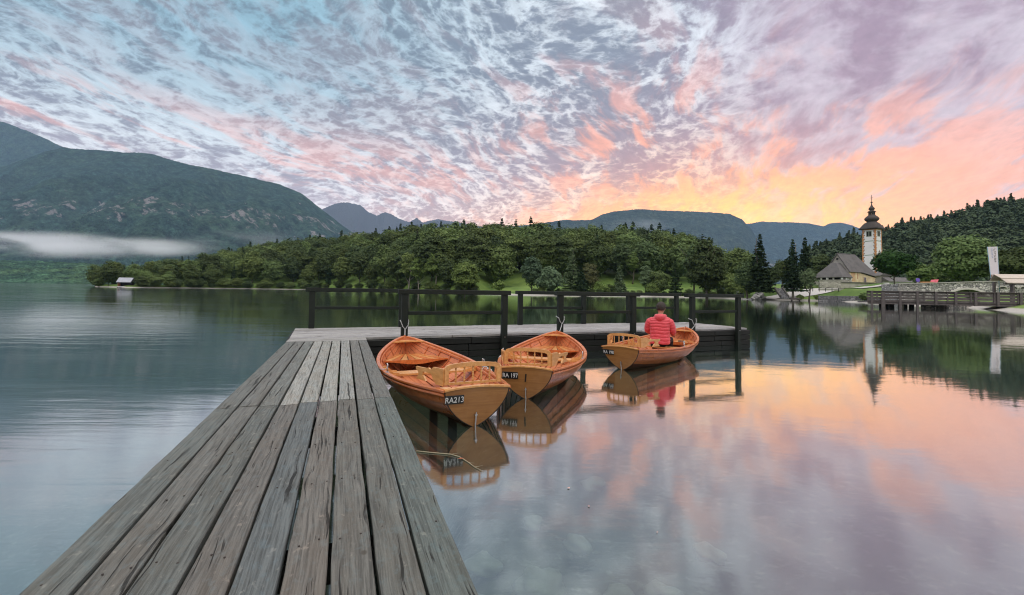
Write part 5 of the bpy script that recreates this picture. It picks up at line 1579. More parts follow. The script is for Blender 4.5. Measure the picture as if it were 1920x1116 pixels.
CA = rad(27)
E1, E2 = Vector((math.cos(CA), math.sin(CA), 0)), Vector((-math.sin(CA), math.cos(CA), 0))
A0 = at_y(1593, 530, 140)
GZ = A0.z - .4
def church():
    root = empty('village_church', (A0.x, A0.y, GZ), CA); tag(root, 'small old church with steep grey shingle roofs, ochre side wall and open porch', 'church')
    EV = at_y(1593, 505.5, 140).z - GZ; AP = at_y(1572, 474.5, 143).z - GZ; W = 6.6; LN = 10.5
    # nave wall (local x along nave, y across; side wall facing us is y=0)
    b = MB(); b.box((LN * .28, W / 2, EV / 2 - .5), (LN * .56, W, EV + 1.0)); b.build('nave_wall', [M_OCHRE], root)
    g = MB(); g.prism([(0.0, EV), (W, EV), (W / 2, AP - .25)], (.02, 0, 0), (0, 1, 0), (0, 0, 1), .3)
    g.box((-.16, W / 2, EV / 2 - .5), (.3, W - .02, EV + .98)); g.build('gable_wall', M_GREYP, root)
    MB().box((-.2, W / 2, AP - 1.9), (.3, .5, .5)).build('gable_opening', M_HOLE, root)
    # nave roof: two slopes, hipped at the far end and running down to the lower chancel
    ov = .45; th = .22
    def slab(name, P, m_=M_SHIN):
        P = [Vector(p) for p in P]; n = (P[1] - P[0]).cross(P[2] - P[0]).normalized()
        if n.z < 0: n = -n
        bb = MB(); N_ = len(P); bb.raw(P + [p - n * th for p in P], [tuple(range(N_)), tuple(range(2 * N_ - 1, N_ - 1, -1))] + [(k, N_ + k, N_ + (k + 1) % N_, (k + 1) % N_) for k in range(N_)])
        o = bb.build(name, m_, root); bm = bmesh.new(); bm.from_mesh(o.data); bmesh.ops.recalc_face_normals(bm, faces=bm.faces); bm.to_mesh(o.data); bm.free(); return o
    s_ = (AP - EV) / (W / 2); lo = EV - ov * s_
    CL = 17.2; CE = at_y(1640, 521, 147.5).z - GZ
    slab('roof', [(-.5, -ov, lo), (LN * .60, -ov, lo), (LN * .95, W / 2, AP), (-.5, W / 2, AP)])
    slab('roof', [(-.5, W + ov, lo), (CL, W + ov, CE), (LN * .95, W / 2, AP), (-.5, W / 2, AP)])
    slab('roof', [(LN * .60, -ov, lo), (CL, -ov, CE), (LN * .95, W / 2, AP)])
    slab('roof', [(CL, -ov, CE), (CL, W + ov, CE), (LN * .95, W / 2, AP)])
    # chancel walls under the low roof
    c = MB(); c.prism([(LN * .62, 0), (CL - .5, .6), (CL - .5, W - .3), (LN * .62, W)], (0, 0, CE / 2 - .6), (1, 0, 0), (0, 1, 0), CE + 1.1); c.build('chancel_wall', M_OCHRE, root)
    f = MB(); dx_ = CL - .5 - LN * .62
    f.prism([(LN * .58, -.5), (LN * .58, EV - .55), (LN * .62 + .2, EV - .95), (CL - .6, CE - .25), (CL - .6, -.5)], (0, .28, 0), (1, 0, 0), (0, 0, 1), .5); f.build('side_wall', M_OCHRE, root)
    # fresco patch, window, small window
    fr = MB(); fr.box((2.1, -.012, EV * .55), (2.4, .02, EV * .72)); o = fr.build('faded_fresco', plaster('fresco', (.62, .34, .19), (.72, .60, .42), 1.0, 1.4), root)
    fr = MB(); fr.box((4.6, -.012, EV * .62), (.7, .02, EV * .5)); fr.build('faded_fresco', plaster('fresco2', (.55, .28, .18), (.7, .58, .4), .9, 1.6), root)
    wn = MB().box((8.8, .0, 1.35), (1.5, .12, 1.9)).build('window', plaster('window_surround', (.55, .45, .36), amt=.2), root)
    MB().box((8.8, -.075, 1.35), (1.0, .03, 1.5)).build('pane', M_GLASS, wn)
    wn = MB().box((15.2, .0, 1.6), (.9, .10, .8)).build('window', plaster('window_surround_small', (.55, .45, .36), amt=.2), root)
    MB().box((15.2, -.065, 1.6), (.5, .03, .5)).build('pane', M_GLASS, wn)
    # porch in front of the gable
    PD_, PW0, PW1 = 5.6, -1.0, W + 1.3; PE = at_y(1560, 520, 139).z - GZ; PT = at_y(1572, 493, 142).z - GZ
    slab('porch_roof', [(-PD_, PW0, PE), (-.05, PW0, PE), (-.05, W * .38, PT), (-2.2, W * .40, PT)])
    slab('porch_roof', [(-PD_, PW0, PE), (-2.2, W * .40, PT), (-2.2, W * .60, PT), (-PD_, PW1, PE)])
    slab('porch_roof', [(-PD_, PW1, PE), (-2.2, W * .60, PT), (.0, W * .62, PT), (.0, PW1, PE)])
    slab('porch_roof', [(-2.2, W * .40, PT), (.0, W * .38, PT), (.0, W * .62, PT), (-2.2, W * .60, PT)])
    k0 = PD_ - .5
    b = MB(); b.box((-k0 / 2, PW0 + .5, .45), (k0, .35, 1.5)); b.box((-k0, (PW0 + PW1) / 2, .45), (.35, PW1 - PW0 - .6, 1.5)); b.build('porch_parapet', M_STONEW, root)
    for (x, y, w_) in ((-.35, PW0 + .5, .5), (-1.7, PW0 + .5, .3), (-3.0, PW0 + .5, .9), (-k0, PW0 + .5, .5), (-k0, 1.9, .35), (-k0, 3.6, .7), (-k0, 5.4, .35), (-k0, PW1 - .5, .5)):
        MB().box((x, y, (1.2 + PE) / 2 + .0), (w_, w_ * .9 if w_ < .6 else .4, PE - 1.2 - .05)).build('porch_pillar', M_LIME, root)
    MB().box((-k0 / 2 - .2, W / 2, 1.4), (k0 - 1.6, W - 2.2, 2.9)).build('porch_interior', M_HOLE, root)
church()
def tower():
    c = at_y(1636, 530, 153); gz = c.z - .6
    root = empty('bell_tower', (c.x, c.y, gz), CA); tag(root, 'tall white church bell tower with orange quoins and dark onion dome', 'tower')
    px_m = F / 153
    hgt = at_y(1636, 430.5, 153).z - gz; W0, W1 = 4.15, 3.75
    b = MB()
    rows = []
    for z, w_ in ((-1, W0), (hgt, W1)):
        rows += [(-w_ / 2, -w_ / 2, z), (w_ / 2, -w_ / 2, z), (w_ / 2, w_ / 2, z), (-w_ / 2, w_ / 2, z)]
    b.raw(rows, [(0, 3, 2, 1), (4, 5, 6, 7), (0, 1, 5, 4), (1, 2, 6, 5), (2, 3, 7, 6), (3, 0, 4, 7)]); b.build('wall', M_LIME, root)
    wz = lambda z: W0 + (W1 - W0) * (z + 1) / (hgt + 1)
    q = MB(); d = MB(); n = 30; st = hgt / n
    for k in range(n):
        z = (k + .5) * st; w_ = wz(z) / 2
        for sx in (-1, 1):
            for sy in (-1, 1):
                big = .50 if k % 2 else .28; oth = .28 if k % 2 else .50
                q.box((sx * (w_ - big / 2 + .03), sy * (w_ + .012), z), (big, .05, st * .98)); q.box((sx * (w_ + .014), sy * (w_ - oth / 2), z), (.05, oth, st * .98))
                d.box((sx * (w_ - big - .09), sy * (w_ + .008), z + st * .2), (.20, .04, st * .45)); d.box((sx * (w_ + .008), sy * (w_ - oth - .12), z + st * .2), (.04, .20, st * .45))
    q.build('quoins', M_ORANGE, root)['kind'] = 'stuff'; d.build('quoin_dark_paint', M_DKPAINT, root)['kind'] = 'stuff'  # orange quoins, with a small dark painted block beside each
    for py in (453, 479, 506.5):
        z = at_y(1636, py, 153).z - gz; w_ = wz(z)
        MB().box((0, 0, z), (w_ - 1.3, w_ + .06, .22)).box((0, 0, z), (w_ + .06, w_ - 1.3, .219)).build('string_course', M_GREENB, root)
    MB().box((0, 0, hgt - .15), (W1 + .14, W1 + .14, .32)).build('cornice', M_ORANGE, root)
    for (ax, off) in ((0, 0), (1, 0), (2, 0), (3, 0)):
        R_ = Matrix.Rotation(ax * math.pi / 2, 3, 'Z'); z = at_y(1636, 439.5, 153).z - gz; w_ = wz(z) / 2
        f = MB(); f.box(R_ @ Vector((0, -w_ - .01, z)), (1.55 if ax % 2 == 0 else .10, .10 if ax % 2 == 0 else 1.55, 1.85)); fo = f.build('belfry_window', plaster('window_frame_stone', (.22, .26, .20), amt=.3), root)
        for s in (-1, 1):
            o2 = MB(); cc = R_ @ Vector((s * .36, -w_ - .05, z)); dim = (.46, .06, 1.45) if ax % 2 == 0 else (.06, .46, 1.45); o2.box(cc, dim); o2.build('opening', M_HOLE, fo)
    z = at_y(1650, 472, 153).z - gz; MB().box((wz(z) / 2 * .1, -wz(z) / 2 - .02, z), (.25, .06, .9)).build('slit_window', simple('rusty_slit', (.35, .16, .12), .8), root)
    # roof
    m = lambda px_: px_ / px_m
    zz = lambda py: at_y(1636, py, 153).z - gz
    prof = [(m(15), zz(430.8)), (m(15.4), zz(429.6)), (m(14), zz(427)), (m(12.6), zz(423)), (m(10.6), zz(419)), (m(8), zz(417)), (m(7.2), zz(416.4)), (m(8), zz(415.5)), (m(10.4), zz(413.5)), (m(11.5), zz(411)), (m(10.8), zz(408.8)), (m(8.6), zz(406.5)), (m(6), zz(404.2)), (m(5.2), zz(403.2))]
    sq = [1, 1, .85, .6, .35, .1] + [0] * 8
    MB().lathe(prof, 32, (0, 0, 0), sq=sq).build('onion_dome', M_SHIN_D, root, smooth=True)
    ln = MB(); ln.lathe([(m(5.2), zz(403.4)), (m(5.2), zz(402.6))], 16)
    for k in range(8):
        a = k * math.pi / 4 + .2; ln.tube([(math.cos(a) * m(4.4), math.sin(a) * m(4.4), zz(402.8)), (math.cos(a) * m(4.4), math.sin(a) * m(4.4), zz(398.0))], m(1.0), 6)
    ln.lathe([(m(5.0), zz(399.2)), (m(5.0), zz(398.2))], 16)
    ln.build('lantern', M_SHIN_D, root)
    prof = [(m(5), zz(398.4)), (m(7), zz(397.8)), (m(5), zz(396)), (m(2.8), zz(394.8)), (m(4.2), zz(393.4)), (m(5.0), zz(392)), (m(4.2), zz(390)), (m(2.4), zz(387.8)), (m(1.2), zz(385)), (m(.5), zz(381.5)), (m(.4), zz(380.5))]
    MB().lathe(prof, 20).build('small_dome', M_SHIN_D, root, smooth=True)
    cr = MB(); cr.lathe([(.01, -.32), (.22, -.22), (.31, 0), (.22, .22), (.01, .32)], 12, (0, 0, zz(379.8))); zc_ = zz(380)
    cr.tube([(0, 0, zc_), (0, 0, zz(365.8))], .07, 6)
    for py, w_ in ((370, 3.2), (373.2, 3.4)): cr.tube([(-m(w_), 0, zz(py)), (m(w_), 0, zz(py))], .065, 6)
    cr.build('cross', simple('dark_iron', (.03, .025, .025), .5), root)
tower()
def church_wall():
    root = empty('churchyard_wall', (0, 0, 0)); tag(root, 'low pale churchyard wall with a shingled coping in front of the church', 'wall')
    P = [at_y(1575, 537, 133), at_y(1640, 537, 136), at_y(1652, 536, 141)]
    for a, c in zip(P, P[1:]):
        a = Vector((a.x, a.y, 0)); c = Vector((c.x, c.y, 0)); zt = at_y(1600, 530.5, 134).z; zb = at_y(1600, 540, 134).z
        MB().beam((a.x, a.y, (zt + zb) / 2 - .4), (c.x, c.y, (zt + zb) / 2 - .4), .4, zt - zb + .8).build('wall', plaster('wall_plaster', (.55, .52, .47), amt=.6), root)
        MB().beam((a.x, a.y, zt + .10), (c.x, c.y, zt + .10), .9, .22).build('coping', M_SHIN, root)
    root2 = empty('rubble_terrace_wall'); tag(root2, 'pale rubble terrace wall below the church porch', 'wall')
    a, c = at_y(1536, 534, 134), at_y(1575, 534, 133)
    MB().beam((a.x, a.y, a.z - .3), (c.x, c.y, c.z - .3), .8, 2.4).build('wall', M_STONEW, root2)
    r3 = empty('roadside_fence'); tag(r3, 'thin dark handrail fence along the top of the grass bank', 'fence')
    a, c = at_y(1500, 539.5, 121), at_y(1668, 541.5, 121)
    MB().beam(a, c, .10, .12).build('rail', M_DARK, r3)
    for k in range(15):
        p = a.lerp(c, k / 14); MB().box((p.x, p.y, p.z - .5), (.10, .10, .95)).build('post', M_DARK, r3)
    r4 = empty('pale_kerb'); tag(r4, 'pale low stone kerb under the dark handrail fence', 'kerb')
    a, c = at_y(1535, 543, 121.5), at_y(1655, 543.5, 121.5); MB().beam(a, c, .3, .5).build('kerb_stones', plaster('kerb_stone', (.52, .50, .46)), r4)
    # lych gate
    g = at_y(1655, 535, 140); r = empty('gatehouse', (g.x, g.y, g.z - 1.2), rad(12)); tag(r, 'small arched gatehouse with a grey roof between the tower and the linden tree', 'gatehouse')
    o = MB(); arch = [(-1.7, 0), (-.75, 0), (-.75, 2.2)] + [(-.75 * math.cos(q), 2.2 + .75 * math.sin(q)) for q in np.linspace(.3, 2.84, 7)] + [(.75, 2.2), (.75, 0), (1.7, 0), (1.7, 4.2), (-1.7, 4.2)]
    o.prism(arch, (0, 0, 0), (1, 0, 0), (0, 0, 1), 1.6); o.build('wall', M_GREYP, r)
    o = MB(); o.prism([(-2.3, 4.1), (2.3, 4.1), (0, 5.6)], (0, 0, 0), (1, 0, 0), (0, 0, 1), 2.4); o.build('roof', M_SHIN, r)
    g = at_y(1698, 534, 140); r = empty('low_house', (g.x, g.y, g.z - 1.2), rad(8)); tag(r, 'low white outbuilding with a grey roof mostly hidden by the linden tree', 'house')
    MB().box((0, 0, .9), (16, 4, 2.4)).build('wall', M_LIME, r); MB().prism([(-2.6, 2.0), (2.6, 2.0), (0, 3.4)], (0, 0, 0), (0, 1, 0), (0, 0, 1), 16.6).build('roof', M_SHIN, r)
church_wall()

# road and steps
def road():
    xs = np.linspace(1388, 1668, 60); V = []
    for px in xs:
        for Y in np.linspace(123, 128, 5):
            Yw = Y + (px - 1480) * .004
            V.append(((px - 960) / F * Yw, Yw, float(ground_z(px, Yw)) + .22))
    n = 5; Q = [(i * n + j, (i + 1) * n + j, (i + 1) * n + j + 1, i * n + j + 1) for i in range(len(xs) - 1) for j in range(n - 1)]
    o = np_mesh('road', V, Q, simple('pale_dusty_road', (.50, .48, .46), .9, .15, 1)); tag(o, kind='structure')
road()
def steps():
    a = at_y(1460, 541, 121); c = at_y(1471, 557, 114.5)
    r = empty('stone_steps', (0, 0, 0)); tag(r, 'narrow flight of grey stone steps cutting down the grass bank', 'steps')
    b = MB()
    for k in range(12):
        p = a.lerp(c, k / 11); b.box((p.x, p.y, p.z - .2), (1.7, .65, .5), bev=.02)
    b.build('treads', M_RETAIN, r)
    for s in (-1, 1):
        b = MB(); b.beam((a.x + s * 1.0, a.y, a.z + .1), (c.x + s * 1.0, c.y, c.z + .1), .3, .6); b.build('side_wall', simple('mossy_side_wall', (.07, .065, .055), .9), r)
steps()
# retaining wall at the foot of the bank
def retain():
    P = [at_y(1535, 556, 113), at_y(1570, 556, 112), at_y(1610, 557.5, 108), at_y(1640, 558.5, 100), at_y(1662, 559, 95)]
    r = empty('retaining_wall'); tag(r, 'low grey stone retaining wall along the water below the grass bank', 'wall')
    b = MB()
    for a, c in zip(P, P[1:]): b.beam((a.x, a.y, .35), (c.x, c.y, .35), .8, 2.1, bev=.05)
    b.build('masonry', M_RETAIN, r)
retain()
def bench():
    p = pos(1492, 116.5); r = empty('park_bench', (p.x, p.y, p.z)); tag(r, 'plain low bench on the gravel beside the pale spruce trunk', 'bench')
    MB().box((0, 0, .5), (2.4, .5, .08)).build('seat', M_OLDW, r); MB().box((0, .25, .85), (2.4, .08, .3)).build('backrest', M_OLDW, r)
    for s in (-1, 1): MB().box((s * 1.0, 0, .2), (.12, .5, .5)).build('leg', M_OLDW, r)
bench()
for k, (px, py, s) in enumerate([(1418, 557, .9), (1424, 553, 1.0), (1430, 558, .8), (1434, 561, .6), (1422, 561, .6), (1412, 560, .5), (1553, 563, .5), (1541, 563.5, .4)]):
    c = on_z(px, 562.5, 0.0); d = at_y(px, py, c.y + 1.0)
    bm = bmesh.new(); bmesh.ops.create_icosphere(bm, subdivisions=2, radius=s)
    for v in bm.verts: v.co *= 1 + .3 * math.sin(v.co.x * 5 + k * 2) * math.cos(v.co.z * 4 + k); v.co.z *= .8
    me = bpy.data.meshes.new('boulder'); bm.to_mesh(me); bm.free()
    o = link_mesh('boulder', me, simple('pale_boulder', (.26, .26, .25), .9, .4, 1.5, bump=.4)); o.location = (d.x, d.y, max(.1, d.z)); tag(o, 'pale grey boulder at the waterline near the tallest spruce' if k < 6 else 'pale boulder at the end of the gravel strip', 'boulder', 'boulders at the waterline' if k < 6 else 'boulders on the gravel strip')

# stone bridge
def bridge():
    Y = 88.0; r = empty('stone_bridge'); tag(r, 'old pale limestone bridge with a low arch and a row of blind arches', 'bridge')
    p0, p1 = at_y(1668, 560, Y), at_y(2060, 560, Y - 4)
    ux = (Vector((p1.x, p1.y, 0)) - Vector((p0.x, p0.y, 0))); Lb = ux.length; ux.normalize(); o = Vector((p0.x, p0.y, 0))
    def lx(px): d = at_y(px, 550, Y); t = (Vector((d.x, d.y, 0)) - o).dot(ux); return t
    top = [(lx(px), at_y(px, py, Y).z) for px, py in ((1668, 533), (1740, 531.5), (1820, 529), (1880, 527.5), (1960, 526), (2055, 527))]
    ax0, ax1 = lx(1742), lx(1824); az_ = at_y(1783, 542.5, Y).z; cx = (ax0 + ax1) / 2
    arch = [(cx - (ax1 - ax0) / 2 * math.cos(q), .2 + (az_ - .2) * math.sin(q)) for q in np.linspace(0, math.pi, 17)]
    poly = [(0, -1.5), (ax0, -1.5)] + arch + [(ax1, -1.5), (top[-1][0], -1.5)] + top[::-1]
    b = MB(); b.prism(poly, o, ux, (0, 0, 1), 4.5); b.build('masonry', M_BRIDGE, r)
    rg_ = MB(); 
    n = ux.cross(Vector((0, 0, 1))).normalized()     # towards the viewer
    if n.y > 0: n = -n
    pts = [o + ux * x + Vector((0, 0, z + .12)) + n * 2.28 for x, z in arch]
    for a, c in zip(pts, pts[1:]): rg_.beam(a, c, .30, .36)
    rg_.build('arch_ring', plaster('pale_arch_stones', (.62, .60, .56)), r)
    cp = MB()
    for (a, c) in zip(top, top[1:]):
        A = o + ux * a[0] + Vector((0, 0, a[1] + .06)) + n * 2.1; B_ = o + ux * c[0] + Vector((0, 0, c[1] + .06)) + n * 2.1; cp.beam(A, B_, .6, .16)
    cp.build('coping', plaster('bridge_coping', (.42, .41, .39)), r)
    for k in range(5):
        px = 1840 + k * 17; x = lx(px); z = at_y(px, 541.5, Y).z
        pts = [o + ux * (x + math.cos(q) * .72) + Vector((0, 0, z + math.sin(q) * .42)) + n * 2.32 for q in np.linspace(0, math.pi, 9)]
        bb = MB()
        for a, c in zip(pts, pts[1:]): bb.beam(a, c, .22, .16)
        ob = bb.build('blind_arch', plaster('blind_arch_stone', (.50, .48, .44)), r)
        ho_ = MB(); ho_.prism([(math.cos(q) * .66, math.sin(q) * .36) for q in np.linspace(0, math.pi, 9)], o + ux * x + Vector((0, 0, z)) + n * 2.262, ux, (0, 0, 1), .03); ho_.build('recess', simple('dark_recess', (.06, .06, .055), .9), ob)  # dark plate on the wall face within each blind arch
bridge()

# wooden landing with board fence
def far_jetty():
    Y = 61.0; r = empty('board_fence_landing'); tag(r, 'long grey board fenced wooden landing on thick posts beside the stone bridge', 'landing')
    Pl = at_y(1625, 560, 63); Pr = at_y(1960, 560, 56)
    ux = Vector((Pr.x - Pl.x, Pr.y - Pl.y, 0)); Ln = ux.length; ux.normalize(); ang = math.atan2(ux.y, ux.x); o = Vector((Pl.x, Pl.y, 0))
    def lx(px, py=560):
        d = ray(px, py); nn = Vector((-ux.y, ux.x, 0)); t = o.dot(nn) / Vector((d.x, d.y, 0)).dot(nn); return (Vector((d.x * t, d.y * t, 0)) - o).dot(ux)
    ztop = at_y(1640, 546.2, 62).z; zdk = at_y(1640, 565.5, 62).z
    R_ = Matrix.Rotation(ang, 3, 'Z')
    def W_(x, y, z): return o + R_ @ Vector((x, y, 0)) + Vector((0, 0, z))
    dk = MB(); dk.box(W_(Ln / 2, 2.0, zdk - .08), (Ln, 4.2, .16), R_); dk.box(W_(Ln / 2, -.02, zdk - .16), (Ln - .2, .16, .34), R_); dk.build('deck', M_OLDW, r)
    posts = [1634, 1655, 1687, 1719, 1754, 1791, 1828, 1870, 1913, 1950]
    for k, px in enumerate(posts):
        x = lx(px); big = px == 1655
        zb = -1.2 if px < 1740 else zdk - .35
        w_ = .42 if big else .26
        MB().box(W_(x, -.16, (zb + ztop - .02) / 2 + (.0 if not big else -.1)), (w_, .24, ztop - .02 - zb), R_, bev=.02).build('post', M_OLDW, r)
    for k in range(7):
        x = lx(1644 + k * 44); MB().box(W_(x, -.10, (zdk + ztop) / 2), (.14, .08, ztop - zdk - .05), R_).build('batten', M_OLDW, r)
    zr = np.linspace(zdk + .12, ztop - .10, 4)
    rr = random.Random(2)
    for k, z in enumerate(zr):
        b = MB(); x = 0
        while x < Ln - .1:
            x2 = min(Ln, x + rr.uniform(2.4, 3.2)); b.box(W_((x + x2) / 2, -.0 + rr.uniform(-.01, .01), z + rr.uniform(-.02, .02)), (x2 - x - .02, .05, rr.uniform(.27, .33)), R_); x = x2
        b.build('fence_board', M_OLDW, r)
    MB().box(W_(Ln / 2, -.08, ztop + .03), (Ln, .34, .08), R_).build('top_rail', M_OLDW, r)
    for px in (1663, 1672, 1680, 1698, 1708, 1724):
        x = lx(px); MB().tube([W_(x, 1.6 + (px % 3) * .5, -1.5), W_(x, 1.6 + (px % 3) * .5, zdk - .1)], .30 if px != 1698 else .34, 10).build('pile', M_BEAM if px != 1698 else plaster('pale_pile', (.40, .38, .34)), r, smooth=True)
    # rough stone footing
    f = empty('stone_footing'); tag(f, 'rough dark stone footing under the right part of the fenced landing', 'footing')
    b = MB(); a, c = on_z(1752, 578.5, 0), on_z(1860, 577, 0); b.beam((a.x, a.y + .9, .12), (c.x, c.y + 1.6, .22), 1.6, .9, bev=.1); b.build('masonry', M_RETAIN if False else stone_mat('footing_stone', (.10, .10, .10), (.42, .39, .35), (.03, .03, .03), 1.5, .3), f)
far_jetty()
def shelter():
    Y = 60.0; a = at_y(1872, 531, Y); c = at_y(2010, 531, Y - 1)
    r = empty('shingled_shelter'); tag(r, 'open shelter with a pale larch shingle roof at the right edge', 'shelter')
    zt = at_y(1880, 515.2, Y).z; zm = at_y(1880, 524, Y).z; zl = at_y(1880, 531.8, Y).z; ux = (c - a); ux.z = 0; Lw = ux.length; ux.normalize(); ny = Vector((-ux.y, ux.x, 0))
    o = Vector((a.x, a.y, 0))
    def P(x, y, z): return o + ux * x + ny * y + Vector((0, 0, z))
    b = MB()
    for (y0, z0, y1, z1) in ((-1.4, zl, -.6, zm + .02), (-.65, zm + .06, .4, zt), (.4, zt - .01, 1.0, zt - .8)):
        vs = [P(-.2, y0, z0), P(Lw, y0, z0), P(Lw, y1, z1), P(-.2, y1, z1)]; vs2 = [v + Vector((0, 0, .09)) for v in vs]
        b.raw(vs + vs2, [(0, 3, 2, 1), (4, 5, 6, 7), (0, 1, 5, 4), (1, 2, 6, 5), (2, 3, 7, 6), (3, 0, 4, 7)])
    b.build('roof', M_SHIN_L, r)
    for px in (1884, 1914, 1960):
        d = at_y(px, 540, Y); x = (Vector((d.x, d.y, 0)) - o).dot(ux)
        for y in (-1.0, 1.6): MB().box(P(x, y, (zl + .4) / 2 + .2), (.24, .24, zl - .3), Matrix.Rotation(math.atan2(ux.y, ux.x), 3, 'Z')).build('post', M_OLDW, r)
    MB().beam(P(-.1, -1.0, zl - .05), P(Lw, -1.0, zl - .05), .16, .22).build('eaves_beam', M_OLDW, r)
shelter()
def banner():
    Y = 62.0; tp = at_y(1870, 462.5, Y); bt = at_y(1874.5, 560, Y)
    r = empty('banner_flag', bt); tag(r, 'tall white feather banner with vertical dark lettering on a leaning pole', 'banner')
    MB().tube([Vector((0, 0, 0)), (tp - bt)], [.045, .03], 8).build('pole', simple('blue_grey_pole', (.20, .36, .45), .4), r, smooth=True)
    Pn = [at_y(1850.5, 463, Y), at_y(1869.6, 462.6, Y), at_y(1873.4, 515, Y), at_y(1872, 523.5, Y), at_y(1864, 524.2, Y), at_y(1857.5, 522, Y)]
    m_, t, b = mat('banner_cloth'); P = tcoord(t); x, y, z = t.sep(P); n = t.noise(P, 1.2, 4, .6)
    zl = at_y(1860, 515, Y).z - bt.z
    c = t.mix(t.ss(z, zl + .05, zl - .05), (.72, .68, .72), t.mix(t.ss(n, .4, .6), (.50, .42, .36), (.22, .12, .08)))
    t.put(b.inputs['Base Color'], c); b.inputs['Roughness'].default_value = .8
    th = Vector((0, .02, 0)); vs = [p - bt - th for p in Pn] + [p - bt + th for p in Pn]; N_ = len(Pn)
    MB().raw(vs, [tuple(range(N_)), tuple(range(2 * N_ - 1, N_ - 1, -1))] + [(k, N_ + k, N_ + (k + 1) % N_, (k + 1) % N_) for k in range(N_)]).build('cloth', m_, r)
    s = MB(); s.tube([Pn[0] - bt - th * 2, Pn[5] - bt - th * 2], .03, 6); s.build('blue_hem', simple('blue_hem', (.25, .50, .62), .6), r)
    rr = random.Random(6)
    def marks(nm, mt, px0, py0, px1, py1, n, w_):
        # a vertical line of lettering, too small in the photograph to be read
        A_, B_ = at_y(px0, py0, Y) - bt, at_y(px1, py1, Y) - bt; bb = MB()
        for k in range(n):
            c = A_.lerp(B_, (k + .5) / n); L_ = (B_ - A_).length / n * .72
            for q in range(3):
                if rr.random() < .75: bb.box((c.x + rr.uniform(-.25, .25) * w_, c.y - .04, c.z + (q - 1) * L_ * .36), (w_ * rr.uniform(.5, 1.0), .006, L_ * .16))
            bb.box((c.x + rr.choice((-.4, .4)) * w_, c.y - .04, c.z), (w_ * .18, .007, L_ * .85))
        bb.build(nm, mt, r)
    marks('banner_lettering', simple('banner_ink', (.10, .08, .09), .7), 1863.5, 464.5, 1866.5, 492, 9, .24)
    marks('pale_lettering', simple('pale_blue_ink', (.42, .48, .66), .7), 1858.5, 465.5, 1860.5, 484, 7, .22)
banner()

# boathouse on the left point
def boathouse():
    Y = 204.0; c = on_z(236, 539.2, 0.0); Y = c.y
    r = empty('boathouse', (c.x, Y, 0), rad(14)); tag(r, 'small boathouse with a grey roof standing over the water on the left point', 'boathouse')
    w = 4.9; 
    MB().box((-w / 2 + .1, 0, 1.5), (.25, 3.2, 2.6)).build('gable_wall', simple('orange_boards', (.30, .13, .06), .8, .4, 2), r)
    MB().box((-w / 2 - .06, 0, 1.9), (.1, 1.2, .9)).build('shutter', simple('pale_orange_shutter', (.75, .42, .24), .7), r)
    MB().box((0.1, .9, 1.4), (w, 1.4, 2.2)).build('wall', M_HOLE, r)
    MB().prism([(-2.2, 2.3), (0, 4.3), (2.2, 2.3), (2.2, 2.5), (0, 4.55), (-2.2, 2.5)], (0, 0, 0), (0, 1, 0), (0, 0, 1), w + .8).build('roof', simple('grey_sheet_roof', (.33, .35, .40), .6, .3, 1), r)
    MB().box((0, 0, .35), (w + .3, 3.6, .35)).build('floor', simple('pale_floor_edge', (.62, .62, .64), .7), r)
    for x in (-w / 2, 0, w / 2):
        for y in (-1.5, 1.5): MB().box((x, y, -.4), (.25, .25, 1.4)).build('post', M_BEAM, r)
boathouse()

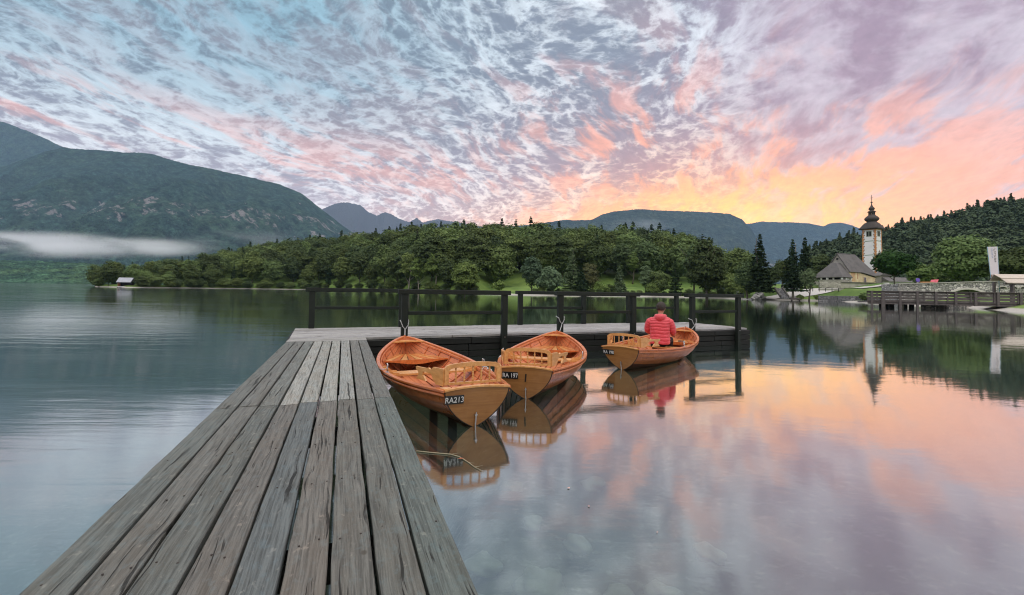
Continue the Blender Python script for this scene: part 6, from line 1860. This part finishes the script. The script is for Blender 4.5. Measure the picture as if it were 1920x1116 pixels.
# small things in the car park beyond the bridge and under the trees
def car(px, Y, colr, label, rz=0):
    p = pos(px, Y); r = empty('parked_car', (p.x, p.y, p.z + .1), rz); tag(r, label, 'car')
    cm = simple('car_paint_' + label.split()[1], colr, .3, .05, 3)
    b = MB(); b.prism([(-2.1, .35), (2.1, .35), (2.15, .8), (1.3, .95), (.7, 1.45), (-1.2, 1.45), (-1.8, 1.0), (-2.15, .9)], (0, 0, 0), (1, 0, 0), (0, 0, 1), 1.7); b.build('body', cm, r)
    b = MB(); b.prism([(1.15, .98), (.65, 1.38), (-1.1, 1.38), (-1.6, 1.0)], (0, 0, 0), (1, 0, 0), (0, 0, 1), 1.72); b.build('windows', M_GLASS, r)
    for x in (-1.35, 1.35):
        for y in (-.8, .8): MB().tube([(x, y - .1, .33), (x, y + .1, .33)], .33, 12).build('wheel', M_HOLE, r)
car(1396, 137, (.6, .6, .62), 'small silver car half hidden on the road left of the tallest spruce')
car(1482, 129, (.55, .6, .65), 'small pale car on the road behind the left spruce trunk')
def people_like(px, py, Y, colr, label, nm, cat, w_=.9, h_=1.1):
    c = at_y(px, py, Y); r = empty(nm, (c.x, c.y, c.z)); tag(r, label, cat); mm = simple(nm + '_paint', colr, .6)
    if nm == 'deck_chair':
        MB().beam((-w_ / 2, 0, 0), (w_ / 2, .3, h_), .7, .06).build('backrest', mm, r); MB().beam((-w_ / 2, -.1, 0), (w_ / 2, -.1, 0), .6, .06).build('seat', mm, r)
        for s in (-.3, .3): MB().box((s, 0, -.3), (.06, .4, .6)).build('leg', M_METAL, r)
    elif nm == 'planter':
        MB().box((0, 0, 0), (w_, .6, h_), bev=.04).build('trough', mm, r); MB().box((0, 0, h_ / 2 + .02), (w_ + .1, .7, .06)).build('rim', mm, r)
    else:
        MB().tube([(0, 0, -1.4), (0, 0, 0)], .05, 6).build('pole', M_METAL, r); MB().tube([(0, -.05, .35), (0, .05, .35)], .40, 20).build('disc', mm, r); MB().box((0, -.02, -.35), (.6, .05, .35)).build('sign_plate', M_WHITE, r)
people_like(1721, 528.5, 92, (.16, .10, .50), 'round blue traffic sign above the bridge parapet', 'traffic_sign', 'sign')
people_like(1738, 531.5, 96, (.70, .32, .12), 'long orange planter trough beyond the bridge parapet', 'planter', 'planter', 2.4, .6)
people_like(1750, 531, 96, (.62, .10, .16), 'left red deck chair beyond the bridge parapet', 'deck_chair', 'chair', .6, .7)
people_like(1756, 530.5, 96, (.62, .12, .14), 'right red deck chair beyond the bridge parapet', 'deck_chair', 'chair', .6, .7)
